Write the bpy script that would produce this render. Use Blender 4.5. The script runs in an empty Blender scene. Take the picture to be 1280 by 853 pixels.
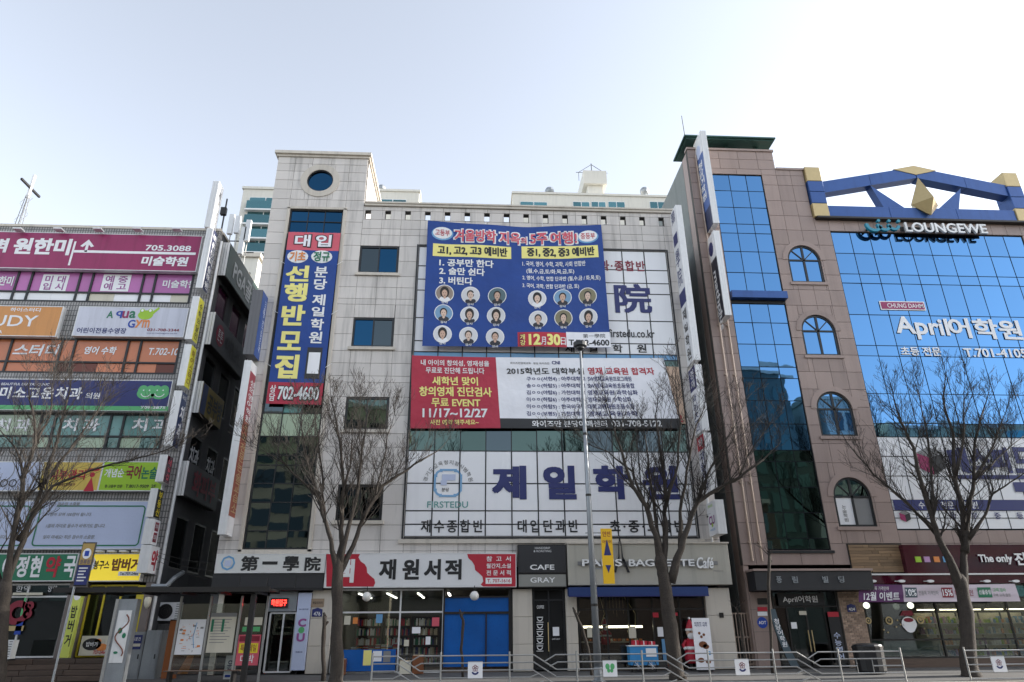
import bpy, math, random
from mathutils import Vector, Matrix
random.seed(7)
R_ = math.radians
sc = bpy.context.scene
col = sc.collection
# ------------------------------------------------------------------ camera, sky, sun, exposure
CAMZ = 1.65
PITCH, YAW, ROLL, FPX = R_(23.3), R_(3.37), R_(-0.50), 855.0
def cam_axes():
    cy, sy, cp, sp, cr, sr = math.cos(YAW), math.sin(YAW), math.cos(PITCH), math.sin(PITCH), math.cos(ROLL), math.sin(ROLL)
    fw = Vector((sy*cp, cy*cp, sp)); rt = Vector((cy, -sy, 0)); up = rt.cross(fw)
    return rt*cr+up*sr, -rt*sr+up*cr, fw
RT, UP, FW = cam_axes()
cam = bpy.data.cameras.new('camera'); cam.lens = FPX*36/1280; cam.sensor_width = 36
cam.clip_start = .1; cam.clip_end = 3000
camo = bpy.data.objects.new('camera', cam); col.objects.link(camo)
M = Matrix((RT, UP, -FW)).transposed().to_4x4(); M.translation = Vector((0, 0, CAMZ)); camo.matrix_world = M
sc.camera = camo
SUN_EL, SUN_AZ = 24.0, 87.0      # the sun stands behind the buildings, to the right of the view: the street fronts are in shade
sd = Vector((math.sin(R_(SUN_AZ))*math.cos(R_(SUN_EL)), math.cos(R_(SUN_AZ))*math.cos(R_(SUN_EL)), math.sin(R_(SUN_EL))))
w = bpy.data.worlds.new('World'); sc.world = w; w.use_nodes = True
nt = w.node_tree; bg = nt.nodes['Background']
sky = nt.nodes.new('ShaderNodeTexSky'); sky.sky_type = 'NISHITA'; sky.sun_disc = False
sky.sun_elevation = R_(SUN_EL); sky.sun_rotation = math.atan2(sd.x, sd.y)
sky.air_density = 1.0; sky.dust_density = 1.0; sky.ozone_density = 1.0
hs = nt.nodes.new('ShaderNodeHueSaturation'); hs.inputs['Saturation'].default_value = .42; hs.inputs['Value'].default_value = .87
nt.links.new(sky.outputs[0], hs.inputs['Color']); nt.links.new(hs.outputs[0], bg.inputs[0])
bg.inputs[1].default_value = .15
sl = bpy.data.lights.new('sun', 'SUN'); sl.energy = 3.0; sl.angle = R_(.9); sl.color = (1, .95, .87)
so = bpy.data.objects.new('sun', sl); col.objects.link(so); so.rotation_euler = sd.to_track_quat('Z', 'Y').to_euler()
so.location = (0, 0, 60)
sc.view_settings.view_transform = 'Standard'; sc.view_settings.look = 'None'
sc.view_settings.exposure = 1.66; sc.view_settings.gamma = 1
# ------------------------------------------------------------------ measuring helpers (pixel of the photograph -> point on a real plane)
def ray(px, py): return RT*((px-640)/FPX) + UP*((426.5-py)/FPX) + FW
def PY(px, py, Y=28.0):
    d = ray(px, py); t = Y/d.y; return d.x*t, CAMZ+d.z*t
def PX(px, py, X):
    d = ray(px, py); t = X/d.x; return d.y*t, CAMZ+d.z*t
class Fr:
    """flat frame: point(u, v, n), n pointing out of the face"""
    def __init__(s, o, U, N): s.o = Vector(o); s.U = Vector(U); s.N = Vector(N); s.V = Vector((0, 0, 1))
    def w(s, u, v, n=0): return s.o + s.U*u + s.V*v + s.N*n
def facade(Y=28.0): return Fr((0, Y, 0), (1, 0, 0), (0, -1, 0))
F28 = facade()
def east(X): return Fr((X, 0, 0), (0, 1, 0), (1, 0, 0))      # a face looking to +x
def west(X): return Fr((X, 0, 0), (0, -1, 0), (-1, 0, 0))    # a face looking to -x, u = -Y
def rc(xl, xr, yt, yb, Y=28.0):
    cx, cy = (xl+xr)/2, (yt+yb)/2
    return PY(xl, cy, Y)[0], PY(xr, cy, Y)[0], PY(cx, yb, Y)[1], PY(cx, yt, Y)[1]
class Quad:
    """cloth hanging on four corners measured in the photograph, with slack and ripples"""
    def __init__(s, c, Y, amp=.02, sag=0, seed=0):
        s.c = c; s.W = [Vector((PY(x, y, Y)[0], Y, PY(x, y, Y)[1])) for x, y in c]; s.amp = amp; s.sag = sag; s.sd = seed
    def w(s, u, v, n=0):
        tl, tr, br, bl = s.W
        p = (tl*(1-u)+tr*u)*v + (bl*(1-u)+br*u)*(1-v)
        k = s.amp*(math.sin(u*9+v*4+s.sd)+.6*math.sin(u*17-v*9+s.sd*2)+.5*math.sin(v*15+u*3))*(.4+math.sin(math.pi*u)*.6)
        p.z -= s.sag*4*u*(1-u)*v; p.y -= n+k+s.amp*2.2
        return p
    def inv(s, x, y):
        u = v = .5; tl, tr, br, bl = s.c
        for _ in range(8):
            f = lambda u, v: [(tl[i]*(1-u)+tr[i]*u)*v+(bl[i]*(1-u)+br[i]*u)*(1-v) for i in (0, 1)]
            a = f(u, v); b = f(u+1e-3, v); c = f(u, v+1e-3)
            J = ((b[0]-a[0])*1e3, (c[0]-a[0])*1e3, (b[1]-a[1])*1e3, (c[1]-a[1])*1e3)
            D = J[0]*J[3]-J[1]*J[2]; ex, ey = x-a[0], y-a[1]
            u += (J[3]*ex-J[1]*ey)/D; v += (-J[2]*ex+J[0]*ey)/D
        return u, v
    def rc(s, xl, xr, yt, yb):
        cx, cy = (xl+xr)/2, (yt+yb)/2
        return s.inv(xl, cy)[0], s.inv(xr, cy)[0], s.inv(cx, yb)[1], s.inv(cx, yt)[1]
# ------------------------------------------------------------------ materials
MATS = {}
def mat(key, c=(.5, .5, .5), rough=.6, metal=0., var=0., noise=None, bump=None, emit=None, brick=None, streak=0., spec=.5, spots=None, grain=None):
    if key in MATS: return MATS[key]
    m = bpy.data.materials.new(key); m.use_nodes = True; n = m.node_tree; N = n.nodes; L = n.links
    b = N['Principled BSDF']; b.inputs['Base Color'].default_value = (*c, 1); b.inputs['Roughness'].default_value = rough
    b.inputs['Metallic'].default_value = metal; b.inputs['Specular IOR Level'].default_value = spec
    tc = N.new('ShaderNodeTexCoord'); cur = None
    def mul(prev, fac_out, lo, hi):
        mr = N.new('ShaderNodeMapRange'); mr.inputs[3].default_value = lo; mr.inputs[4].default_value = hi; L.new(fac_out, mr.inputs[0])
        mx = N.new('ShaderNodeMix'); mx.data_type = 'RGBA'; mx.blend_type = 'MULTIPLY'; mx.inputs[0].default_value = 1
        if prev: L.new(prev, mx.inputs[6])
        else: mx.inputs[6].default_value = (*c, 1)
        L.new(mr.outputs[0], mx.inputs[7]); return mx.outputs[2]
    pos = N.new('ShaderNodeNewGeometry').outputs['Position']
    if brick:
        bw, bh, mort, c2, cm = brick
        br = N.new('ShaderNodeTexBrick'); sp = N.new('ShaderNodeSeparateXYZ'); cb = N.new('ShaderNodeCombineXYZ'); ad = N.new('ShaderNodeMath')
        L.new(pos, sp.inputs[0]); L.new(sp.outputs[0], ad.inputs[0]); L.new(sp.outputs[1], ad.inputs[1]); L.new(ad.outputs[0], cb.inputs[0]); L.new(sp.outputs[2], cb.inputs[1]); L.new(cb.outputs[0], br.inputs[0])
        br.inputs['Scale'].default_value = 1; br.inputs['Brick Width'].default_value = bw; br.inputs['Row Height'].default_value = bh
        br.inputs['Mortar Size'].default_value = mort; br.inputs['Color1'].default_value = (*c, 1); br.inputs['Color2'].default_value = (*c2, 1); br.inputs['Mortar'].default_value = (*cm, 1)
        if brick[0] < .2: br.offset = 0
        cur = br.outputs[0]
    if grain:
        mp = N.new('ShaderNodeMapping'); mp.inputs[3].default_value = grain; L.new(pos, mp.inputs[0])
        t = N.new('ShaderNodeTexNoise'); t.inputs['Scale'].default_value = 1; t.inputs['Detail'].default_value = 6; L.new(mp.outputs[0], t.inputs[0])
        cur = mul(cur, t.outputs[0], .45, 1.5)
    if noise:
        for sca, amt in (noise if isinstance(noise[0], tuple) else (noise,)):
            t = N.new('ShaderNodeTexNoise'); t.inputs['Scale'].default_value = sca; t.inputs['Detail'].default_value = 5; L.new(pos, t.inputs[0])
            cur = mul(cur, t.outputs[0], 1-amt, 1+amt)
    if streak:
        mp = N.new('ShaderNodeMapping'); mp.inputs[3].default_value = (3.2, 3.2, .22); L.new(pos, mp.inputs[0])
        t = N.new('ShaderNodeTexNoise'); t.inputs['Scale'].default_value = 1; t.inputs['Detail'].default_value = 6; t.inputs['Roughness'].default_value = .65; L.new(mp.outputs[0], t.inputs[0])
        rr = N.new('ShaderNodeMapRange'); rr.inputs[1].default_value = .5; rr.inputs[2].default_value = .75; rr.inputs[3].default_value = 0; rr.inputs[4].default_value = 1; L.new(t.outputs[0], rr.inputs[0])
        cur = mul(cur, rr.outputs[0], 1, 1-streak)
    if spots:
        t = N.new('ShaderNodeTexVoronoi'); t.inputs['Scale'].default_value = spots[0]; L.new(pos, t.inputs[0])
        rr = N.new('ShaderNodeMapRange'); rr.inputs[1].default_value = .1; rr.inputs[2].default_value = .35; L.new(t.outputs[0], rr.inputs[0])
        cur = mul(cur, rr.outputs[0], spots[1], 1)
    if var:
        oi = N.new('ShaderNodeObjectInfo'); cur = mul(cur, oi.outputs['Random'], 1-var, 1+var)
    if cur: L.new(cur, b.inputs['Base Color'])
    if bump:
        t = N.new('ShaderNodeTexNoise'); t.inputs['Scale'].default_value = bump[0]; t.inputs['Detail'].default_value = 3; L.new(pos, t.inputs[0])
        bp = N.new('ShaderNodeBump'); bp.inputs['Strength'].default_value = bump[1]; bp.inputs['Distance'].default_value = bump[2] if len(bump) > 2 else .02
        L.new(t.outputs[0], bp.inputs['Height']); L.new(bp.outputs[0], b.inputs['Normal'])
    if emit:
        b.inputs['Emission Color'].default_value = (*c, 1); b.inputs['Emission Strength'].default_value = emit
    MATS[key] = m; return m
def glass_mat(key, tint=(1, 1, 1), refl=.12):
    m = bpy.data.materials.new(key); m.use_nodes = True; n = m.node_tree; N = n.nodes; L = n.links; N.remove(N['Principled BSDF'])
    tr = N.new('ShaderNodeBsdfTransparent'); tr.inputs[0].default_value = (*tint, 1); gl = N.new('ShaderNodeBsdfGlossy'); gl.inputs['Roughness'].default_value = .02
    gl.inputs[0].default_value = (.9, .93, 1, 1)
    fr = N.new('ShaderNodeFresnel'); fr.inputs[0].default_value = 1.5; ad = N.new('ShaderNodeMath'); ad.inputs[1].default_value = refl; L.new(fr.outputs[0], ad.inputs[0])
    mx = N.new('ShaderNodeMixShader'); L.new(ad.outputs[0], mx.inputs[0]); L.new(tr.outputs[0], mx.inputs[1]); L.new(gl.outputs[0], mx.inputs[2]); L.new(mx.outputs[0], N['Material Output'].inputs[0])
    MATS[key] = m; return m
def paint(key, c, **k):
    k.setdefault('rough', .45); k.setdefault('noise', ((1.3, .07), (14, .05))); return mat(key, c, **k)
grey_stone = mat('grey_granite', (.62, .58, .545), .55, var=.07, noise=((60, .10), (.7, .10)), streak=.42, bump=(90, .15, .004))
trim_stone = mat('pale_granite_trim', (.58, .53, .46), .55, var=.05, noise=((50, .1),), streak=.25)
pink_stone = mat('brown_granite', (.32, .24, .212), .42, var=.10, noise=((55, .16), (.8, .08)), streak=.18, bump=(90, .1, .004))
joint = mat('joint_sealant', (.09, .085, .08), .9)
render_grey = mat('grey_render', (.22, .24, .235), .85, noise=((1.2, .12), (9, .08)), streak=.3, bump=(30, .3))
render_dark = mat('dark_render', (.12, .12, .12), .85, noise=((1.2, .15), (9, .1)), streak=.3)
tile_wall = mat('small_grey_tiles', (.30, .29, .28), .5, brick=(.115, .24, .018, (.36, .34, .33), (.09, .09, .09)), streak=.3, noise=(.8, .1))
mirror_blue = mat('blue_mirror_glass', (.10, .235, .44), .015, 1.0, var=.05, bump=(.5, .05, .08))
mirror_deep = mat('deep_blue_glass', (.018, .07, .14), .02, 1.0, var=.12, bump=(.7, .12, .08))
mirror_green = mat('dark_green_glass', (.075, .11, .10), .02, 1.0, var=.15, bump=(.45, .07, .1))
dark_glass = mat('dark_window_glass', (.07, .09, .10), .02, 1.0, var=.2, bump=(.5, .06, .08))
gasket = mat('rubber_gasket', (.012, .014, .018), .8, spec=.1)
clear_glass = glass_mat('shop_glass', (.80, .84, .82), .02)
black_metal = mat('black_metal', (.025, .026, .028), .4, .3)
dark_metal = mat('dark_bronze_frame', (.035, .033, .032), .4, .5)
steel = mat('stainless_steel', (.38, .38, .37), .35, .5, noise=(20, .12))
galv = mat('galvanised_pole', (.30, .32, .34), .45, .6, noise=((3, .15), (30, .1)), streak=.2)
alu = mat('aluminium_edge', (.72, .72, .72), .4, .2, noise=(6, .08), streak=.25)
white_paint = paint('white_sign_face', (.80, .80, .80), streak=.08)
white_board = mat('white_film_panel', (.84, .84, .86), .22, var=.03, noise=(1, .03), streak=.05)
lilac_board = paint('lilac_sign_face', (.50, .56, .74), rough=.3)
cream = paint('cream_paint', (.62, .58, .47), streak=.15)
black = mat('black_paint', (.015, .015, .017), .4)
navy = paint('navy_paint', (.018, .025, .14)); blue = paint('blue_paint', (.012, .055, .36)); red = paint('red_paint', (.45, .015, .035))
pinkred = paint('faded_red', (.62, .10, .14)); yellow = paint('yellow_paint', (.80, .64, .03)); paleyellow = paint('pale_yellow', (.86, .78, .25))
green = paint('green_paint', (.015, .17, .085)); lime = paint('lime_green', (.33, .55, .03)); orange = paint('orange_paint', (.72, .24, .06))
magenta = paint('magenta_sign', (.30, .018, .105), streak=.25); plum = paint('plum_film', (.33, .10, .30), rough=.2); lilacfilm = paint('lilac_film', (.52, .30, .53), rough=.2)
darkred = paint('dark_red', (.22, .01, .03)); maroon = paint('maroon_sign', (.055, .006, .016), rough=.08); brown = paint('brown_paint', (.18, .06, .02))
teal = paint('teal_film', (.12, .33, .31), rough=.2); palegreen = paint('pale_green_film', (.40, .50, .36), rough=.2); skyfilm = paint('sky_film', (.16, .36, .60), rough=.15)
greenface = paint('leaf_green', (.10, .42, .16)); gold = mat('gold_panel', (.52, .40, .20), .35, .35, noise=(6, .08)); steel_blue = mat('blue_coated_panel', (.035, .09, .27), .32, .35, noise=(3, .1), streak=.2)
grey_paint = paint('grey_paint', (.22, .22, .22)); charcoal = paint('charcoal_tile', (.022, .022, .025), rough=.45, var=.2); purple_dk = paint('purple_banner', (.10, .025, .11))
wood_dk = mat('dark_timber', (.085, .055, .04), .6, grain=(2, 2, 30), var=.25); plank_wood = mat('plank_cladding', (.22, .14, .075), .6, grain=(1.5, 2, 34), var=.3)
skin = mat('printed_skin', (.60, .40, .30), .6); hair = mat('printed_hair', (.02, .016, .014), .6)
brick_red = mat('small_brick', (.34, .24, .18), .8, var=.35, noise=(30, .15)); mortar = mat('mortar', (.30, .27, .24), .9)
concrete = mat('concrete_paving', (.11, .105, .10), .85, brick=(.3, .3, .008, (.09, .088, .085), (.05, .05, .05)), noise=((.5, .15), (12, .12)), bump=(40, .3))
asphalt = mat('asphalt', (.05, .05, .052), .9, noise=((.4, .2), (60, .25)), bump=(120, .5))
apt_white = mat('apartment_paint', (.66, .64, .58), .8, noise=((.3, .05), (6, .04)), streak=.14)
apt_cream = mat('apartment_cream', (.60, .52, .36), .8, noise=(.3, .06), streak=.1)
apt_glass = mat('apartment_glass', (.10, .22, .24), .05, .85, var=.35)
bark = mat('bark', (.045, .036, .029), .9, noise=((4, .45), (22, .45), (60, .3)), bump=(25, .8, .03)); twigm = mat('twig_bark', (.034, .027, .022), .85, noise=(5, .35))
tube = mat('lit_tube', (1, .96, .86), emit=2.2); bulb = mat('warm_bulb', (1, .85, .6), emit=2.5); ledred = mat('led_red', (1, .03, .02), emit=2.2)
signglow = mat('lit_yellow_face', (.95, .72, .05), emit=.12)
# ------------------------------------------------------------------ object helpers
class MB:
    def __init__(s): s.v = []; s.f = []
    def add(s, vs, fs): k = len(s.v); s.v += [tuple(p) for p in vs]; s.f += [tuple(i+k for i in f) for f in fs]
    def box(s, fr, u0, u1, v0, v1, n0, n1, ch=0):
        if u0 > u1: u0, u1 = u1, u0
        if v0 > v1: v0, v1 = v1, v0
        P = [fr.w(u, v, n) for n in (n0, n1) for u, v in ((u0, v0), (u1, v0), (u1, v1), (u0, v1))]
        if ch:
            P[4:] = [fr.w(u, v, n1-ch) for u, v in ((u0, v0), (u1, v0), (u1, v1), (u0, v1))]
            P += [fr.w(u, v, n1) for u, v in ((u0+ch, v0+ch), (u1-ch, v0+ch), (u1-ch, v1-ch), (u0+ch, v1-ch))]
            s.add(P, [(3, 2, 1, 0), (0, 1, 5, 4), (1, 2, 6, 5), (2, 3, 7, 6), (3, 0, 4, 7), (4, 5, 9, 8), (5, 6, 10, 9), (6, 7, 11, 10), (7, 4, 8, 11), (8, 9, 10, 11)])
        else: s.add(P, [(3, 2, 1, 0), (4, 5, 6, 7), (0, 1, 5, 4), (1, 2, 6, 5), (2, 3, 7, 6), (3, 0, 4, 7)])
        return s
    def wbox(s, x0, x1, y0, y1, z0, z1): return s.box(Fr((0, 0, 0), (1, 0, 0), (0, -1, 0)), x0, x1, z0, z1, -y1, -y0)
    def tube(s, pts, rad, seg=6, cap=True):
        pts = [Vector(p) for p in pts]; n = len(pts)
        if not hasattr(rad, '__len__'): rad = [rad]*n
        k = len(s.v); a = None
        for i, p in enumerate(pts):
            t = (pts[min(i+1, n-1)]-pts[max(i-1, 0)])
            t = t.normalized() if t.length > 1e-9 else Vector((0, 0, 1))
            if a is None: a = t.orthogonal().normalized()
            a = (a - t*a.dot(t)); a = a.normalized() if a.length > 1e-6 else t.orthogonal().normalized(); b = t.cross(a)
            for j in range(seg):
                an = 2*math.pi*j/seg; s.v.append(tuple(p+(a*math.cos(an)+b*math.sin(an))*rad[i]))
        for i in range(n-1):
            for j in range(seg): s.f.append((k+i*seg+j, k+i*seg+(j+1) % seg, k+(i+1)*seg+(j+1) % seg, k+(i+1)*seg+j))
        if cap: s.f.append(tuple(k+j for j in reversed(range(seg)))); s.f.append(tuple(k+(n-1)*seg+j for j in range(seg)))
        return s
    def disc(s, fr, u, v, ru, rv, n0, n1, seg=24, a0=0, a1=360):
        k = len(s.v); full = a1-a0 >= 360; m = seg if full else seg+1
        for n in (n0, n1):
            for j in range(m):
                an = R_(a0+(a1-a0)*j/seg); s.v.append(tuple(fr.w(u+ru*math.cos(an), v+rv*math.sin(an), n)))
        s.f.append(tuple(k+j for j in reversed(range(m)))); s.f.append(tuple(k+m+j for j in range(m)))
        for j in range(m):
            i = (j+1) % m; s.f.append((k+j, k+i, k+m+i, k+m+j))
        return s
    def ring(s, fr, u, v, ro, ri, n0, n1, seg=32, a0=0, a1=360, sx=1.):
        k = len(s.v); c = seg+1
        for j in range(c):
            an = R_(a0+(a1-a0)*j/seg); ca, sa = math.cos(an), math.sin(an)
            for r, n in ((ri, n0), (ro, n0), (ro, n1), (ri, n1)): s.v.append(tuple(fr.w(u+r*ca*sx, v+r*sa, n)))
        for j in range(seg):
            for q in range(4): a, b = k+j*4+q, k+j*4+(q+1) % 4; s.f.append((a, b, b+4, a+4))
        if a1-a0 < 360: s.f.append((k, k+1, k+2, k+3)); s.f.append((k+seg*4+3, k+seg*4+2, k+seg*4+1, k+seg*4))
        return s
    def poly(s, fr, pts, n0, n1):
        k = len(s.v); m = len(pts)
        for n in (n0, n1): s.v += [tuple(fr.w(u, v, n)) for u, v in pts]
        s.f.append(tuple(k+j for j in reversed(range(m)))); s.f.append(tuple(k+m+j for j in range(m)))
        for j in range(m): i = (j+1) % m; s.f.append((k+j, k+i, k+m+i, k+m+j))
        return s
    def lathe(s, c, prof, seg=16):
        k = len(s.v)
        for r, z in prof:
            for j in range(seg): an = 2*math.pi*j/seg; s.v.append((c[0]+r*math.cos(an), c[1]+r*math.sin(an), c[2]+z))
        for i in range(len(prof)-1):
            for j in range(seg): s.f.append((k+i*seg+j, k+i*seg+(j+1) % seg, k+(i+1)*seg+(j+1) % seg, k+(i+1)*seg+j))
        s.f.append(tuple(k+j for j in reversed(range(seg)))); s.f.append(tuple(k+(len(prof)-1)*seg+j for j in range(seg)))
        return s
    def ball(s, c, r, sz=1., seg=12):
        return s.lathe(c, [(max(.002, r*math.sin(math.pi*i/8)), -r*sz*math.cos(math.pi*i/8)) for i in range(9)], seg)
    def cloth(s, q, u0, u1, v0, v1, n, nu=24, nv=14):
        k = len(s.v)
        for j in range(nv+1):
            for i in range(nu+1): s.v.append(tuple(q.w(u0+(u1-u0)*i/nu, v0+(v1-v0)*j/nv, n)))
        for j in range(nv):
            for i in range(nu): a = k+j*(nu+1)+i; s.f.append((a, a+1, a+nu+2, a+nu+1))
        return s
    def mesh(s, name, m, smooth=False):
        me = bpy.data.meshes.new(name); me.from_pydata(s.v, [], s.f); me.materials.append(m)
        if smooth: me.polygons.foreach_set('use_smooth', [True]*len(me.polygons))
        return me
    def build(s, name, m, parent=None, smooth=False, kind=None, label=None):
        o = bpy.data.objects.new(name, s.mesh(name, m, smooth)); col.objects.link(o)
        if parent: att(o, parent)
        if kind: o['kind'] = kind
        if label: o['label'] = label
        return o
WLOC = {}
def wl(o): return WLOC.get(o.name, Vector((0, 0, 0)))
def att(o, parent, world=Vector((0, 0, 0))):
    o.parent = parent; o.location = world-wl(parent); WLOC[o.name] = world
def thing(name, label, cat, loc, group=None):
    o = bpy.data.objects.new(name, None); o.empty_display_size = .3; col.objects.link(o); o.location = loc; WLOC[o.name] = Vector(loc)
    o['label'] = label; o['category'] = cat
    if group: o['group'] = group
    return o
def tag(o, label, cat, group=None):
    o['label'] = label; o['category'] = cat
    if group: o['group'] = group
    return o
CELLS = {}
def cell(name, m, parent, fr, u0, u1, v0, v1, n0, n1, ch=.006, tilt=0, key=''):
    """one panel, pane, slat or brick: an object of its own sharing its mesh with all of the same size"""
    w_, h_, d_ = round(u1-u0, 3), round(v1-v0, 3), round(n1-n0, 3)
    k = (w_, h_, d_, ch, m.name, tuple(fr.N), key)
    if k not in CELLS: CELLS[k] = MB().box(Fr((0, 0, 0), fr.U, fr.N), -w_/2, w_/2, -h_/2, h_/2, 0, d_, ch).mesh(name, m)
    o = bpy.data.objects.new(name, CELLS[k]); col.objects.link(o)
    att(o, parent, fr.w((u0+u1)/2, (v0+v1)/2, n0))
    if tilt: o.rotation_euler = (random.gauss(0, tilt), 0, random.gauss(0, tilt))
    return o
def copy_tree(o, parent=None):
    c = o.copy(); col.objects.link(c); c.parent = parent
    WLOC[c.name] = wl(o)
    for ch in o.children: copy_tree(ch, c)
    return c
def subtract(rects, holes):
    for h in holes:
        out = []
        for (a, b, c, d) in rects:
            if h[0] >= b-1e-4 or h[1] <= a+1e-4 or h[2] >= d-1e-4 or h[3] <= c+1e-4: out.append((a, b, c, d)); continue
            if h[0] > a: out.append((a, h[0], c, d))
            if h[1] < b: out.append((h[1], b, c, d))
            x0, x1 = max(a, h[0]), min(b, h[1])
            if h[2] > c: out.append((x0, x1, c, h[2]))
            if h[3] < d: out.append((x0, x1, h[3], d))
        rects = out
    return rects
def cladding(parent, fr, us, vs, holes, m, n=.0, th=.03, back=.25, name='stone_panel', core='wall_core', cap=300, gap=.007):
    """wall core with real openings, and stone panels with recessed joints in front of it"""
    b = MB()
    for r in subtract([(us[0], us[-1], vs[0], vs[-1])], holes): b.box(fr, *r, n-back, n)
    b.build(core, joint, parent)
    cells = []
    for i in range(len(us)-1):
        for j in range(len(vs)-1):
            for r in subtract([(us[i], us[i+1], vs[j], vs[j+1])], holes):
                if r[1]-r[0] > .04 and r[3]-r[2] > .04: cells.append(r)
    cells.sort(key=lambda r: -(r[1]-r[0])*(r[3]-r[2]))
    for r in cells[:cap]: cell(name, m, parent, fr, r[0]+gap, r[1]-gap, r[2]+gap, r[3]-gap, n, n+th, .005)
    if cells[cap:]:
        b = MB()
        for r in cells[cap:]: b.box(fr, r[0]+gap, r[1]-gap, r[2]+gap, r[3]-gap, n, n+th)
        b.build(name+'s', m, parent, kind='stuff')
    return len(cells)
def span(a, b, step):
    n = max(1, round(abs(b-a)/step)); return [a+(b-a)*i/n for i in range(n+1)]
TC = bpy.data.curves.new('type', 'FONT'); TO = bpy.data.objects.new('type', TC); TCACHE = {}
def glyphs(s, bold=0., sp=1., line=1.):
    if any(0x4E00 <= ord(c) <= 0x9FFF for c in s): bold = min(bold, .002)
    k = (s, bold, sp, line)
    if k not in TCACHE:
        TC.body = s; TC.size = 1; TC.resolution_u = 3; TC.offset = bold; TC.space_character = sp; TC.space_line = line; TC.align_x = 'CENTER' if '\n' in s else 'LEFT'; TC.fill_mode = 'FRONT'; TC.extrude = 0
        me = bpy.data.meshes.new_from_object(TO)
        TCACHE[k] = ([v.co.copy() for v in me.vertices], [tuple(p.vertices) for p in me.polygons]); bpy.data.meshes.remove(me)
    return TCACHE[k]
def text(parent, s, fr, r, m, n=.02, bold=.012, sp=1., line=1., ital=0., th=.0, name='lettering', b=None, keep=False, skew=0.):
    """lettering filling the rectangle r=(u0,u1,v0,v1) of a frame; heavy weights are several strikes side by side"""
    if bold > .021:
        own = b is None; b = b or MB(); e = (bold-.018)*.9; gw = min((r[3]-r[2]), (r[1]-r[0])/max(1, len(s.split(chr(10))[0])*.8)); gh = (r[3]-r[2])/(s.count(chr(10))+1)
        for k, (dx, dz) in enumerate(((-1, -.7), (1, -.7), (-1, .7), (1, .7), (0, 0))):
            rr = (r[0]+gw*e*(1+dx), r[1]-gw*e*(1-dx), r[2]+gh*e*(1+dz), r[3]-gh*e*(1-dz))
            text(None, s, fr, rr, m, n+k*.0012*(abs(fr.U.x)+abs(fr.U.y) if hasattr(fr, 'U') else 1), .018, sp, line, ital, th, name, b, keep, skew)
        return b.build(name, m, parent) if own else b
    vs, fs = glyphs(s, bold, sp, line)
    if not vs: return None
    x0 = min(v.x for v in vs); x1 = max(v.x for v in vs); y0 = min(v.y for v in vs); y1 = max(v.y for v in vs)
    u0, u1, v0, v1 = r; W = x1-x0 or 1; H = y1-y0 or 1
    def mp(v, nn):
        a = (v.x-x0)/W; c = (v.y-y0)/H
        u = u0+(u1-u0)*a; return fr.w(u+ital*(c-.5)*abs(v1-v0), v0+(v1-v0)*c+skew*(a-.5), nn)
    own = b is None; b = b or MB(); k = len(b.v)
    b.v += [tuple(mp(v, n+th)) for v in vs]; b.f += [tuple(i+k for i in f) for f in fs]
    if th:
        k2 = len(b.v); b.v += [tuple(mp(v, n)) for v in vs]; ed = {}
        for f in fs:
            for i in range(len(f)): e = (f[i], f[(i+1) % len(f)]); ed[e] = ed.get(e, 0)+1
        for (a, c) in ed:
            if (c, a) not in ed: b.f.append((k+c, k+a, k2+a, k2+c))
    return b.build(name, m, parent) if own else b
def vtext(parent, s, fr, r, m, n=.02, bold=.012, name='lettering', pad=.12, ital=0., th=0.):
    b = MB(); u0, u1, v0, v1 = r; k = len(s); h = (v1-v0)/k
    for i, ch in enumerate(s):
        if ch == ' ': continue
        q = .28 if ch in '일一-.·' else 0
        text(parent, ch, fr, (u0, u1, v1-(i+1)*h+h*(pad+q)/2, v1-i*h-h*(pad+q)/2), m, n, bold, b=b, ital=ital, th=th)
    return b.build(name, m, parent)
def ptext(parent, s, xl, xr, yt, yb, m, n=.02, Y=28., **k): return text(parent, s, facade(Y), rc(xl, xr, yt, yb, Y), m, n, **k)
def sign_box(name, label, r, fr, n0, n1, face, edge=None, group=None, cat='sign', lip=.03):
    """box sign: a case with a rim and a face panel inside it"""
    t = thing(name, label, cat, fr.w((r[0]+r[1])/2, r[2], n0), group)
    b = MB().box(fr, *r, n0, n1-.02); 
    for q in ((r[0], r[1], r[2], r[2]+lip), (r[0], r[1], r[3]-lip, r[3]), (r[0], r[0]+lip, r[2]+lip, r[3]-lip), (r[1]-lip, r[1], r[2]+lip, r[3]-lip)): b.box(fr, *q, n1-.02, n1+.006)
    b.build('case', edge or alu, t)
    MB().box(fr, r[0]+lip+.002, r[1]-lip-.002, r[2]+lip+.002, r[3]-lip-.002, n1-.02, n1).build('face', face, t)
    return t
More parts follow.
